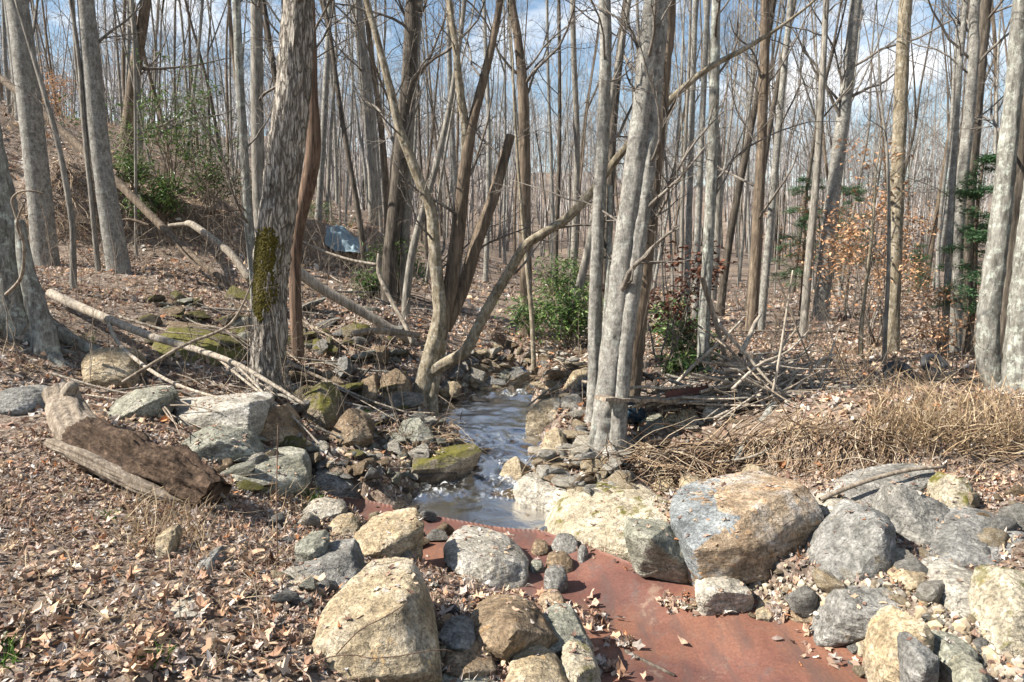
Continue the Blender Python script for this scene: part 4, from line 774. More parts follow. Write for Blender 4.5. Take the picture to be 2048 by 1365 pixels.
# background trees: a few shapes, each tree an object of its own with trunk and crown
VAR = []
def bg_shape(k, mat, H, r, fork=0, low=.22, dens=.8):
    gen = np.random.default_rng(900+k); d = unit(np.array([gen.normal(0,.05), gen.normal(0,.05), 1])); p = np.zeros(3); path = [p]; rads = [r]
    n_ = 9
    for i_ in range(n_): d = unit(d+gen.normal(0,.045,3)+np.array([0,0,.02])); p = p+d*H/n_; path.append(p); rads.append(r*(1-.85*(i_+1)/n_))
    mb = MB(); pp, rr = trunk_mesh(mb, np.array(path), rads, 10, .04, .3, k, .5)
    if fork:
        f0 = pp[int(len(pp)*.45)]; d = unit(np.array([gen.normal(0,.4), gen.normal(0,.4), 1])); fp = [f0]
        for i_ in range(5): d = unit(d+np.array([0,0,.15])+gen.normal(0,.05,3)); fp.append(fp[-1]+d*H*.09)
        trunk_mesh(mb, np.array(fp), list(np.linspace(r*.55, r*.12, 6)), 8, .04, 0, k, .5)
    cb, _ = crown(gen, pp, rr, 17, low, .98, H*.2, .85, 1.0, .06)
    return mb.mesh('trunk', M[mat]), cb.mesh('crown', M['twig'])
KIND = [('beech','slender pale grey tree standing in the woods behind the stream'),('grey','slender grey tree standing in the woods behind the stream'),('brown','brown-barked bare tree standing in the woods behind the stream'),('dark','dark bare tree standing in the woods behind the stream')]
for k in range(12):
    mt = ['beech','grey','brown','dark','beech','grey','grey','brown','beech','dark','grey','beech'][k]
    VAR.append((*bg_shape(k, mt, [17,19,18,20,15,21,14,17,22,16,12,18][k], [.075,.09,.095,.115,.05,.11,.042,.08,.105,.085,.038,.07][k], k % 3 == 0, [.3,.35,.25,.3,.2,.4,.15,.3,.4,.25,.12,.35][k], .8), mt))
LAB = {'beech': ('slender pale-barked tree in the woods beyond the stream', 'pale trees in the woods'), 'grey': ('slender grey-barked tree in the woods beyond the stream', 'grey trees in the woods'),
       'brown': ('brown-barked bare tree in the woods beyond the stream', 'brown trees in the woods'), 'dark': ('dark-barked bare tree in the woods beyond the stream', 'dark trees in the woods')}
rb = random.Random(21); spots = []; tries = 0
while len(spots) < 292 and tries < 6000:
    tries += 1; y = 15+rb.random()**.9*46; x = rb.uniform(-.82, .82)*y
    if y < 24 and -.12 < x/y < .06 and rb.random() < .5: continue
    if 12 < y < 24 and .38*y < x < .62*y and rb.random() < .85: continue
    if any((x-a)**2+(y-b)**2 < (0.8+.012*y)**2 for a, b in spots): continue
    if stream(np.array([x]), np.array([y]))[0][0] < .8: continue
    spots.append((x, y))
spots += [(rb.uniform(-30,-12), rb.uniform(-8,12)) for _ in range(3)] + [(rb.uniform(12,30), rb.uniform(-8,12)) for _ in range(8)]
for x, y in spots:
    vi = rb.randrange(12); tm, cm, mt = VAR[vi]; zone = 'on the slope behind the rhododendrons and beeches' if x < -.27*y else 'in the woods beyond the upper stream' if x < .22*y else 'in the woods beyond the brush pile and clearing'
    form = 'thin ' if vi in (4, 6, 10) else 'tall '; fk = ' with forked trunk' if vi % 3 == 0 else ''
    lab = form + {'beech':'pale-barked','grey':'grey-barked','brown':'brown-barked','dark':'dark-barked'}[mt] + ' tree' + fk + ' ' + zone; grp = 'bare trees ' + zone
    e_ = empty('tree', (x, y, hz(x, y)-.1), lab, 'tree', grp); s_ = rb.uniform(.75, 1.15); e_.scale = (s_*rb.uniform(.75,1.1),)*2+(s_,); e_.rotation_euler = (rb.gauss(0,.035), rb.gauss(0,.035), rb.uniform(0,6.28))
    link('trunk', tm, e_); link('crown', cm, e_)
# the far woods that read as one mass
gen = np.random.default_rng(31); K = 2100; fy = 44+gen.random(K)**1.1*95; fx = gen.uniform(-.95, .95, K)*fy; fz = height(fx, fy); H = gen.uniform(8, 15, K)
st = np.stack([fx, fy, fz-.2], -1); P0, R0 = grow(st, np.tile([0,0,1.], (K,1))+gen.normal(0,.05,(K,3)), H, gen.uniform(.04,.095,K), 5, .05, .03, gen, .15)
fw = MB(); cols = np.array([(.33,.31,.30),(.25,.23,.225),(.19,.17,.165),(.38,.365,.35)])
def tub(P_, R_, sides, c): 
    n0 = fw.n; fw.tubes(P_, R_, sides); fw.c.append(np.repeat(c, P_.shape[1]*sides, axis=0))
c0 = cols[gen.integers(0, 4, K)]*gen.uniform(.8,1.15,(K,1)); tub(P0, R0, 4, c0)
s, d, L, r = kids(P0, R0, 9, .25, 1, .8, .28, .5, H, gen); r = np.clip(r, .014, .03); P1, R1 = grow(s, d, L, r, 2, .15, .08, gen, .3); tub(P1, R1, 3, np.repeat(c0, 9, 0)*.85)
s, d, L2, r2 = kids(P1, R1, 4, .1, 1, .7, .6, .6, L, gen); r2 = np.clip(r2, .010, .016); P2, R2 = grow(s, d, L2, r2, 1, .2, .05, gen, .4); tub(P2, R2, 3, np.repeat(np.repeat(c0, 9, 0), 4, 0)*.8)
link('far_woods', fw.mesh('far_woods', M['far']), kind='stuff', label='mass of distant bare trees on the far hillsides', cat='woods')

# ------------------------------------------------------------------ undergrowth with leaves
def leaf_cloud(gen, centers, per, spread, ln, wd, cols, droop=.2, flat=1.0):
    """many small folded leaves around points; each leaf four triangles"""
    c = np.repeat(centers, per, 0); K = len(c); c = c+gen.normal(0, spread, (K,3))*np.array([1,1,flat]); a = gen.uniform(0, 2*np.pi, K)
    d = np.stack([np.cos(a), np.sin(a), gen.normal(-droop, .35, K)], -1); d = unit(d); sd = unit(np.cross(d, np.array([0,0,1.])+gen.normal(0,.35,(K,3)))); up = np.cross(sd, d)
    l = ln*gen.uniform(.6,1.25,K)[:,None]; w = wd*gen.uniform(.7,1.2,K)[:,None]
    V = np.stack([c, c+d*l*.5+sd*w*.5+up*w*.25, c+d*l-up*l*.12, c+d*l*.5-sd*w*.5+up*w*.25, c+d*l*.5], 1)
    f = np.array([(0,1,4),(1,2,4),(2,3,4),(3,0,4)]); t = (np.arange(K)[:,None,None]*5+f[None]).reshape(-1,3)
    cc = np.asarray(cols)[gen.integers(0, len(cols), K)]*gen.uniform(.7,1.3,(K,1)); return V.reshape(-1,3), t, np.repeat(cc, 5, 0)
RH = [(.055,.11,.028),(.09,.16,.04),(.15,.21,.065),(.035,.07,.02)]
def bush(label, px, py, Y, wpx, hpx, seed, n_stem=9, per=9, cols=RH, ln=.12, wd=.035, name='rhododendron_bush', cat='bush', mat='stick', spread=.075):
    gen = np.random.default_rng(seed); b = at(px, py, Y); b[2] = hz(b[0], b[1]); w = wpx/FPX*Y/2; h = hpx/FPX*Y; e_ = empty(name, b, label, cat)
    a = gen.uniform(0, 6.28, n_stem); dirs = np.stack([np.cos(a)*w/h*gen.uniform(.2,1.2,n_stem), np.sin(a)*w/h*gen.uniform(.2,1,n_stem), np.ones(n_stem)], -1)
    P1, R1 = grow(np.tile(b, (n_stem,1))+gen.normal(0,.08*w+.02,(n_stem,3))*[1,1,0], dirs, np.full(n_stem, h)*gen.uniform(.6,1.15,n_stem), np.full(n_stem,.016), 8, .2, .02, gen)
    s, d, L, r = kids(P1, R1, 7, .25, 1, .9, .42, .6, np.full(n_stem, h), gen); P2, R2 = grow(s, d, L, np.maximum(r,.004), 5, .2, .04, gen)
    mb = MB().tubes(P1, R1, 5).tubes(P2, R2, 4); link('stems', mb.mesh('stems', M[mat], origin=b), e_)
    tips = np.concatenate([P2[:,-1], P2[:,-2], P1[:,-1]]); V, t, c = leaf_cloud(gen, tips, per, spread, ln, wd, cols, .25)
    link('foliage', MB().add(V, t=t, c=c).mesh('foliage', M['green'] if cols is RH else M['leaf'], False, b), e_); return e_
bush('tall rhododendron with glossy dark leaves on the left hillside', 345, 400, 15.5, 230, 240, 1, 16, 8)
bush('rhododendron with sparse leaves under the leaning dead trunk', 320, 420, 14.3, 120, 90, 2, 10, 8)
bush('low rhododendron beside the forked pale log', 420, 400, 15.0, 110, 130, 3, 11, 8)
bush('rhododendron clump at the dark bank edge', 270, 400, 14.6, 90, 70, 4, 8, 8)
bush('wide sunlit rhododendron on the upper stream bank', 1140, 700, 10.8, 200, 120, 5, 16, 7)
bush('rhododendron left of the grey trunk group', 1075, 690, 11.6, 130, 90, 6, 10, 5)
bush('tall loose rhododendron in shade behind the upper stream', 1120, 600, 15, 150, 110, 7, 12, 9)
bush('rhododendron tuft at the foot of the lichen-crusted tree', 1380, 705, 9.4, 110, 75, 8, 8, 6)
bush('rhododendron with hanging leaves behind the grey trunk group', 1335, 690, 10.4, 130, 110, 9, 9, 5)
bush('thin rhododendron behind the split dark trunk', 815, 590, 13.6, 60, 130, 10, 7, 9)
bush('low green bush on the slope below the blue tarp', 735, 585, 13.4, 70, 45, 11, 8, 7)
bush('small evergreen bush left of the blue tarp', 640, 440, 24, 60, 75, 12, 8, 8)
bush('small green plant sprouting behind the brush pile', 1355, 760, 7.9, 45, 35, 13, 5, 6)
OR = [(.40,.235,.13),(.47,.31,.19),(.33,.18,.10)]; RD = [(.13,.055,.035),(.17,.07,.042),(.09,.042,.03)]
bush('small oak with clinging dark red-brown leaves near the grey trunk group', 1335, 660, 9.0, 110, 210, 14, 5, 7, RD, .11, .06, 'leafy_sapling', 'sapling', 'twig', .05)
bush('beech sapling with clinging orange leaves by the tan-barked tree', 1745, 690, 10.6, 230, 330, 15, 6, 16, OR, .085, .045, 'leafy_sapling', 'sapling', 'twig', .10)
bush('beech sapling with pale orange leaves behind the far path', 1690, 640, 14.5, 160, 260, 16, 6, 14, OR, .095, .05, 'leafy_sapling', 'sapling', 'twig', .12)
bush('low sapling with a few orange leaves beside the hemlock', 1880, 720, 8.8, 80, 130, 17, 4, 8, OR, .07, .04, 'leafy_sapling', 'sapling', 'twig', .06)
bush('pale-leaved beech sapling high on the left hillside', 125, 240, 22, 80, 130, 18, 5, 12, OR, .10, .05, 'leafy_sapling', 'sapling', 'twig', .12)
# hemlocks
def hemlock(label, px, py, Y, hpx, wpx, seed, dens=1.0):
    gen = np.random.default_rng(seed); b = at(px, py, Y); b[2] = hz(b[0], b[1]); h = at(px, py-hpx, Y)[2]-b[2]; w = wpx/FPX*Y/2; e_ = empty('hemlock_tree', b, label, 'tree')
    tp = np.array([[0,0,-.1],[.02,0,h*.3],[0,.03,h*.7],[.02,0,h]])+b; mb = MB(); p, r = trunk_mesh(mb, tp, [.05,.04,.025,.008], 8, .04, .2, seed, .2); link('trunk', mb.mesh('trunk', M['brown'], origin=b), e_)
    nb_ = int(40*dens); z = gen.uniform(.2, 1, nb_); a = gen.uniform(0, 6.28, nb_); s = b+np.stack([0*z, 0*z, z*h], -1); d = np.stack([np.cos(a), np.sin(a), gen.normal(.15,.3,nb_)], -1)
    L = w*(1.15-z*.75)*gen.uniform(.6,1.15,nb_); P1, R1 = grow(s, d, L, np.full(nb_,.009), 8, .08, -.05, gen); s2, d2, L2, r2 = kids(P1, R1, 9, .15, 1, .85, .38, .6, L, gen); d2[:,2] *= .35
    P2, R2 = grow(s2, d2, L2, np.full(len(s2),.003), 4, .1, -.05, gen); cb = MB().tubes(P1, R1, 4).tubes(P2, R2, 3); link('branches', cb.mesh('branches', M['twig'], origin=b), e_)
    c = P2.reshape(-1, 3); V, t, cc = leaf_cloud(gen, c, 8, .05, .048, .014, [(.06,.13,.055),(.09,.175,.075),(.045,.095,.045)], .1, .5)
    link('foliage', MB().add(V, t=t, c=cc).mesh('foliage', M['green'], False, b), e_)
hemlock('feathery green hemlock between the dark trunk and bent trunk', 1935, 700, 8.9, 390, 200, 1)
hemlock('young hemlock behind the far path', 1600, 640, 16, 290, 150, 2)
hemlock('small hemlock deep in the clearing', 1835, 600, 24, 110, 70, 3, .8)
hemlock('dim hemlock behind the orange-leaved saplings', 1690, 630, 19, 260, 140, 4)

# ------------------------------------------------------------------ fallen wood
def fallen(label, mat, pts, widths, name='fallen_branch', cat='branch', group=None, sides=8, rough=.06, seed=0, onground=False, branches=()):
    path = np.array([at(*p) for p in pts]); ym = path[:,1]; w = np.interp(np.linspace(0,1,len(pts)), np.linspace(0,1,len(widths)), widths); rads = w/2/FPX*ym
    b = path.mean(0); b = path[0].copy(); mb = MB(); trunk_mesh(mb, path, list(rads), sides, rough, 0, seed, .07); o = link(name, mb.mesh(name, M[mat], origin=b), loc=b, label=label, cat=cat, group=group)
    for bp, bw in branches:
        q = np.array([at(*p) for p in bp]); m2 = MB(); ww = np.interp(np.linspace(0,1,len(bp)), np.linspace(0,1,len(bw)), bw)/2/FPX*q[:,1]; trunk_mesh(m2, q, list(ww), 6, .05, 0, seed+3, .07); link('side_branch', m2.mesh('side_branch', M[mat], origin=b), o)
    return o
fallen('long brown dead trunk leaning down the left hillside', 'brown', [(-20,140,14),(60,205,13.4),(150,285,13),(240,370,12.5),(330,460,12),(400,525,11.6),(470,575,11.2)], [13,15,16,17,16,14,12], 'dead_trunk', 'dead tree', branches=[([(300,430,12.2),(345,480,11.8),(380,520,11.5),(420,560,11.2)],[7,6,5,4]),([(200,470,11.8),(250,440,12.1),(300,452,12.1)],[5,6,6])])
fallen('pale fallen log with a forked tip below the rhododendrons', 'driftwood', [(372,447,11.6),(385,450,11.5),(425,478,11.3),(465,512,11.1),(500,560,10.9)], [9,14,15,16,15], 'fallen_log', 'log', branches=[([(338,452,11.6),(372,449,11.55),(392,452,11.5)],[8,10,11])])
fallen('straight barkless log running down the slope behind the mossy trunk', 'pilewood', [(585,535,8.7),(640,575,8.8),(700,610,8.9),(760,645,9.0),(830,685,9.1)], [22,22,21,19,16], 'fallen_log', 'log')
fallen('short log lying at the foot of the straight barkless log', 'stick', [(705,668,8.6),(745,662,8.6),(790,664,8.7),(840,672,8.8)], [12,13,13,12], 'fallen_log', 'log')
fallen('pale dead branch standing propped against the barkless log', 'driftwood', [(757,508,9.6),(757,545,9.5),(772,580,9.4),(790,615,9.3),(812,655,9.1),(825,690,9.0)], [5,8,10,9,9,8], branches=[([(590,475,9.8),(640,500,9.8),(700,520,9.7),(755,530,9.6)],[3,5,6,6])])
fallen('long bleached fallen branch slanting down over the rocks', 'pilewood', [(100,587,8.0),(150,610,7.8),(220,640,7.5),(300,672,7.2),(400,702,6.9),(470,727,6.6),(530,760,6.4),(610,810,6.2)], [19,20,19,17,13,11,9,6], branches=[([(215,642,7.5),(240,690,7.1),(300,740,6.7),(360,772,6.4),(440,797,6.1)],[9,9,8,7,5]),([(430,712,6.8),(500,770,6.4),(580,830,6.1),(640,890,5.9),(700,950,5.8)],[6,6,5,5,3]),([(470,727,6.6),(540,800,6.2),(600,870,5.9),(680,930,5.8),(750,965,5.9)],[5,5,4,4,2]),([(620,850,6.1),(690,880,6.2),(740,908,6.2)],[4,4,2])])
fallen('thin curving stick crossing the bleached fallen branch', 'stick', [(245,765,6.3),(310,725,6.4),(370,690,6.5),(440,662,6.6),(468,640,6.6),(490,600,6.6),(505,560,6.6)], [7,7,7,6,6,4,3], branches=[([(440,662,6.6),(480,655,6.6),(520,650,6.6)],[4,3,2])])
for k in range(26):
    r = random.Random(300+k); p = hit(r.uniform(330,640), r.uniform(690,860)); a = r.gauss(.65,.4); L = r.uniform(.3,1.1); dx_ = math.cos(a)*L; dy_ = -math.sin(a)*L*.7
    q = np.array([[p[0]-dx_/2, p[1]-dy_/2, 0],[p[0], p[1], 0],[p[0]+dx_/2, p[1]+dy_/2, 0]]); q[:,2] = [hz(x, y)+r.uniform(.03,.2) for x, y, _ in q]; mb = MB(); trunk_mesh(mb, q, [.009,.007,.003], 6, .05, 0, k, .08)
    link('stick', mb.mesh('stick', M['stick'], origin=q[1]), loc=q[1], label='thin dead stick strewn under the bleached fallen branch', cat='stick', group='sticks under the bleached branch')
for k in range(70):
    r = random.Random(900+k); left = k < 45; p = hit(r.uniform(300,860), r.uniform(560,830)) if left else hit(r.uniform(1100,2000), r.uniform(660,800)); a = r.gauss(.4,.7); L = r.uniform(.5,2.2); dx_ = math.cos(a)*L; dy_ = -math.sin(a)*L
    q = np.array([[p[0]+dx_*t_, p[1]+dy_*t_, 0] for t_ in (-.5,-.15,.2,.5)]); q[:,2] = [hz(x, y)+r.uniform(.02,.14) for x, y, _ in q]; rr_ = r.uniform(.006,.022); mb = MB(); trunk_mesh(mb, q, [rr_,rr_*.9,rr_*.7,rr_*.35], 6, .07, 0, k, .1)
    link('stick', mb.mesh('stick', M[r.choice(['stick','driftwood','dark','grey'])], origin=q[1]), loc=q[1], label='dead branch lying on the rocky slope left of the stream' if left else 'dead branch lying on the floor of the clearing', cat='branch', group='dead branches on the left slope' if left else 'dead branches in the clearing')
fallen('knobbly driftwood branch lying along the foliated slab', 'stick', [(1640,1000,4.4),(1690,978,4.45),(1750,957,4.5),(1820,940,4.55),(1890,934,4.6)], [9,10,9,9,7])
def on_plate(pts):
    return [tuple(p)+(hit(*p)[1]-.012,) for p in pts]
fallen('short grey stick lying on the rusty sheet near its ragged edge', 'driftwood', on_plate([(962,1056),(990,1066),(1030,1072)]), [5,6,5], 'stick', 'stick')
fallen('dark broken stick lying on the rusty sheet', 'dark', on_plate([(1250,1303),(1280,1318),(1350,1352)]), [10,8,6], 'stick', 'stick')
fallen('thin bent twig lying low on the rusty sheet', 'stick', on_plate([(1488,1356),(1510,1346),(1565,1347)]), [6,5,4], 'stick', 'stick')
fallen('forked dark twig in front of the wide foliated rock', 'dark', on_plate([(1560,1198),(1640,1178),(1700,1172),(1790,1180)]), [5,9,8,4], 'stick', 'stick')
# the rotten log
p_ = hit(330,1000); LY = p_[1]+.15
lb = at(250, 960, LY); LOG = empty('rotten_log', lb, 'thick rotten log with crumbling brown core on dry leaves', 'log')
def logpart(nm, mat, pts, widths, sides, rough, seed, step=.03):
    q = np.array([at(*p) for p in pts]); mb = MB(); w = np.interp(np.linspace(0,1,len(pts)), np.linspace(0,1,len(widths)), widths)*.88/2/FPX*q[:,1]; trunk_mesh(mb, q, list(w), sides*2, rough, 0, seed, step, 0, {'split_wood':.5,'rotten_core':.4}.get(nm,.14), 4.5); return link(nm, mb.mesh(nm, M[mat], origin=lb), LOG)
logpart('upper_stem', 'stick', [(118,782,LY+.66),(126,806,LY+.6),(138,840,LY+.45),(168,880,LY+.28),(220,918,LY+.12)], [66,72,80,92,86], 30, .16, 1)
logpart('branch_stub', 'driftwood', [(132,800,LY+.58),(140,782,LY+.55),(148,768,LY+.53)], [40,32,22], 14, .15, 2)
logpart('rotten_core', 'rotten', [(160,868,LY+.25),(230,910,LY+.1),(300,945,LY),(370,975,LY-.05),(425,1005,LY-.1)], [84,116,128,124,104], 44, .18, 3, .02)
logpart('split_wood', 'stick', [(96,884,LY-.0),(150,908,LY-.1),(230,948,LY-.18),(310,985,LY-.22),(385,1006,LY-.22)], [16,30,33,28,10], 30, .2, 4, .02)
logpart('bark_strip', 'stick', [(372,915,LY+.12),(395,950,LY+.05),(420,975,LY),(450,995,LY-.05)], [9,13,12,6], 8, .2, 5)
# brush pile on the right bank
gp = random.Random(5)
for k in range(130):
    px = gp.gauss(1535, 70) if k < 75 else gp.uniform(1300, 1640); py = gp.gauss(762, 34) if k < 75 else gp.gauss(795, 14); c = at(px, py, gp.uniform(6.3, 7.3)); gz = hz(c[0], c[1]); c[2] = max(min(c[2], gz+.85), gz+.03)
    L = gp.uniform(.3, 1.1) if k % 4 else gp.uniform(1.0, 1.9); a = gp.gauss(.1, .5); el = gp.gauss(.1, .6) if k < 75 else gp.gauss(0, .1); d = np.array([math.cos(a)*math.cos(el), math.sin(a)*.8, math.sin(el)])
    q = np.array([c-d*L/2, c-d*L*.15+np.array([0,0,gp.gauss(0,.025)]), c+d*L*.2+np.array([0,0,gp.gauss(0,.025)]), c+d*L/2]); q[:,2] = np.maximum(q[:,2], [hz(x, y)+.01 for x, y, _ in q]); r = gp.uniform(.006,.02)*(1.5 if k % 7 == 0 else 1)
    mb = MB(); trunk_mesh(mb, q, [r, r*.9, r*.75, r*.5], 7, .08, 0, k, .09); link('stick', mb.mesh('stick', M[gp.choice(['stick','pilewood','pilewood','pilewood','grey'])], origin=c), loc=c, label='dead branch heaped in the brush pile on the right bank', cat='branch', group='branches of the brush pile')
fallen('grey lichen-spotted limb hanging down from the brush pile', 'lichen', [(1545,808,6.3),(1530,838,6.15),(1505,872,6.0),(1482,905,5.85),(1470,925,5.8)], [15,18,19,17,13])
fallen('pale barkless branch bending over the brush pile edge', 'pilewood', [(1508,778,6.5),(1525,805,6.4),(1545,835,6.3),(1580,845,6.3)], [11,13,12,9])
fallen('long thin pole lying across the front of the brush pile', 'pilewood', [(1270,815,6.4),(1340,798,6.6),(1420,778,6.8),(1500,768,7.0),(1600,750,7.1)], [6,9,9,8,6])
fallen('bent dark branch hooking over the bank behind the grey trunks', 'dark', [(1245,732,7.0),(1290,750,6.9),(1312,765,6.8),(1318,785,6.75),(1345,780,6.8),(1400,790,6.8)], [7,9,10,11,7,5])
fallen('sharp pale pole poking up out of the brush pile', 'pilewood', [(1545,740,7),(1560,705,7),(1578,665,7)], [6,5,3])
fallen('long pale root trailing across the root-hung bank', 'driftwood', [(1430,925,5.75),(1500,915,5.7),(1560,890,5.75),(1640,875,5.8)], [4,6,6,4])
pb = at(1200, 797, 6.05); pe = at(1420, 800, 6.75); ax = unit(pe-pb); sd = unit(np.cross(ax, [0,0,1])); L = np.linalg.norm(pe-pb)
def board(mb, o, ax, sd, L, w, t, n_=14, amp=.004, gen=np.random.default_rng(4)):
    up = np.cross(sd, ax); V = []
    for k in range(n_+1):
        c = o+ax*L*k/n_+up*gen.normal(0,amp)
        ww = w*(1+gen.normal(0,.05)); V += [c-sd*ww/2-up*t/2, c+sd*ww/2-up*t/2, c+sd*ww/2+up*t/2, c-sd*ww/2+up*t/2]
    q = [(4*k+j, 4*k+(j+1) % 4, 4*k+4+(j+1) % 4, 4*k+4+j) for k in range(n_) for j in range(4)]+[(3,2,1,0),(4*n_,4*n_+1,4*n_+2,4*n_+3)]; mb.add(np.array(V), q)
mb = MB(); board(mb, pb, ax, sd, L, .16, .03); link('weathered_board', mb.mesh('weathered_board', M['stick'], False, pb), loc=pb, label='weathered board jutting from the brush pile behind the grey trunks', cat='board')
rb_ = at(1334, 795, 6.45); re = at(1420, 781, 6.6); ax = unit(re-rb_); sd = unit(np.cross(ax, [0,0,1])); up = np.cross(sd, ax); L = np.linalg.norm(re-rb_); mb = MB()
board(mb, rb_, ax, sd, L, .05, .008, 10, 0); board(mb, rb_-sd*.025+up*.022, ax, up, L, .05, .008, 10, 0)
for k in range(9): board(mb, rb_+ax*L*(k+.5)/9-sd*.02+up*.045, up, ax, .02+.008*(k % 3), .014, .008, 2, 0)
link('rusty_angle_iron', mb.mesh('rusty_angle_iron', M['rust'], False, rb_), loc=rb_, label='notched length of rusty angle iron lying on the brush pile', cat='metal bar')
c, V, f = hull_rock([at(a, b, y) for a, b, y in [(1238,805,6.6),(1262,802,6.6),(1290,815,6.65),(1292,840,6.6),(1265,850,6.55),(1240,838,6.55),(1250,820,6.9),(1285,825,6.95),(1262,826,6.45)]], 4, 7, .12, 9, 0)
link('plastic_bag', MB().add(V, t=f).mesh('plastic_bag', M['bag']), loc=c, label='dark blue plastic bag tucked under the weathered board', cat='bag')
for k, (a, b, Y_, w, lab) in enumerate([(1798,775,7.4,48,'black tyre half sunk in brush near the clearing'),(1868,755,7.9,40,'black tyre beside the slim grey trunk')]):
    ctr = at(a, b, Y_); ctr[2] = hz(ctr[0], ctr[1])+.07; Rr = w/2/FPX*Y_; th = np.linspace(0, 2*np.pi, 33); e1 = np.array([.93,.3,.2]); e2 = unit(np.cross(np.array([-.2,-.75,.6]), e1)); pth = ctr+Rr*(np.cos(th)[:,None]*e1+np.sin(th)[:,None]*e2)
    mb = MB().tubes(pth[None], np.full((1,33), Rr*.42), 12); link('tyre', mb.mesh('tyre', M['rubber'], origin=ctr), loc=ctr, label=lab, cat='tyre')
# blue tarp over a heap on the far slope
tb = hit(685, 492); tb[1] = min(tb[1], 26); tb = at(685, 490, tb[1]); tb[2] = hz(tb[0], tb[1]); k_ = tb[1]/FPX; n_ = 40; U, Vv = np.meshgrid(np.linspace(-1,1,n_), np.linspace(-1,1,n_), indexing='ij')
hgt = 20*k_*np.clip(1-np.abs(U)**3, 0, 1)*np.clip(1-np.abs(Vv)**3, 0, 1)*(1-.35*(U > .1)*smooth((U-.1)/.7)) ; hgt = hgt+.10*np.abs(vnoise(U*3+3, Vv*3))*(hgt > .05)+.035*vnoise(U*6+3, Vv*4)*(hgt > .05)+.02*vnoise(U*11, Vv*9)
TP = np.stack([tb[0]+U*42*k_+.03*vnoise(U*3,Vv*3), tb[1]+Vv*.55, tb[2]+hgt-.03+ (np.vectorize(hz)(tb[0]+U*42*k_, tb[1]+Vv*.55)-tb[2])*.35], -1)
i = np.arange(n_-1)[:,None]; j = np.arange(n_-1)[None]; q = np.stack(np.broadcast_arrays(i*n_+j, (i+1)*n_+j, (i+1)*n_+j+1, i*n_+j+1), -1)
link('blue_tarp', MB().add(TP, q).mesh('blue_tarp', M['tarp'], origin=tb), loc=tb, label='pale blue tarp draped over a low heap on the wooded slope', cat='tarp')

# ------------------------------------------------------------------ leaf litter, rootlets, grass, brush
LOD = [0]
def outline(k):
    if LOD[0]: a = np.linspace(0, 2*np.pi, 6, endpoint=False); rr = np.array([1.1,.7,.9,.75,1,.8])*(1+.15*np.sin(np.arange(6)*k*1.7)); return np.stack([np.cos(a)*rr, np.sin(a)*rr*[.8,.7,.55,.75,.45,.6][k]], -1)
    r = np.random.default_rng(60+k); n_ = [9,11,9,13,8,11][k]; a = np.linspace(0, 2*np.pi, n_, endpoint=False); rr = np.where(np.arange(n_) % 2 == 0, 1.0, [.55,.5,.8,.55,.85,.62][k])*r.uniform(.85,1.1,n_); asp = [.8,.75,.5,.7,.42,.6][k]
    return np.stack([np.cos(a)*rr, np.sin(a)*rr*asp], -1)
PAL = np.array([(.52,.39,.27),(.44,.31,.225),(.35,.235,.175),(.44,.385,.34),(.56,.51,.46),(.22,.14,.105),(.14,.085,.065),(.44,.21,.10),(.40,.29,.225),(.30,.235,.205)]); PW = np.array([.14,.14,.13,.14,.10,.12,.10,.035,.08,.07])
def leaves(gen, x, y, size, lift=.02, tilt=.45, curl=.5):
    """x, y places; returns leaf geometry lying on the ground"""
    z = surf(x, y); e_ = .05; nx_ = -(surf(x+e_, y)-surf(x-e_, y))/(2*e_); ny_ = -(surf(x, y+e_)-surf(x, y-e_))/(2*e_); nrm = unit(np.stack([np.clip(nx_,-1,1), np.clip(ny_,-1,1), np.ones_like(z)], -1)+gen.normal(0, tilt, (len(x),3)))
    a = unit(np.cross(nrm, gen.normal(size=(len(x),3)))); b = np.cross(nrm, a); s = size*gen.uniform(.6,1.3,len(x)); kind = gen.integers(0, 6, len(x)); mb = MB(); colr = PAL[gen.choice(len(PAL), len(x), p=PW/PW.sum())]*gen.uniform(.55,1.25,(len(x),1))
    base = np.stack([x, y, z+gen.uniform(.004, lift, len(x))], -1)
    for k in range(6):
        m = kind == k
        if not m.any(): continue
        o = outline(k); n_ = len(o); cu = gen.normal(0, curl, (m.sum(),1)); cu2 = gen.normal(0, curl, (m.sum(),1))
        ox = np.broadcast_to(o[:,0][None], (m.sum(), n_)); oy = np.broadcast_to(o[:,1][None], (m.sum(), n_)); oz = cu*ox**2+cu2*oy**2*1.5+gen.normal(0,.10,(m.sum(),n_))
        V = base[m][:,None]+s[m][:,None,None]*(ox[...,None]*a[m][:,None]+oy[...,None]*b[m][:,None]+oz[...,None]*nrm[m][:,None]); V = np.concatenate([V, base[m][:,None]], 1)
        f = np.array([(i_, (i_+1) % n_, n_) for i_ in range(n_)]); t = (np.arange(m.sum())[:,None,None]*(n_+1)+f[None]).reshape(-1,3); mb.add(V, t=t, c=np.repeat(colr[m], n_+1, 0))
    return mb
gen = np.random.default_rng(12)
def litter_points(n_, x0, x1, y0, y1, keep):
    x = gen.uniform(x0, x1, n_); y = gen.uniform(y0, y1, n_); d, z, w = stream(x, y); ok = (d > w*1.0+.03) | (y < 4.6); pz = plate_z(x, y); g_ = height(x, y); on = (pz > g_); ok &= ~on | (gen.random(n_) < .0); ok &= gen.random(n_) < keep(x, y); return x[ok], y[ok]
def patchy(x, y): return np.clip(.75+.6*vnoise(x*1.3+40, y*1.3), .25, 1)
x, y = litter_points(40000, -3.6, 3.6, 1.7, 5.2, lambda x, y: np.where((x > .9) & (y < 4.4), .4, patchy(x, y))); L1 = leaves(gen, x, y, .021, .03, .5, .8)
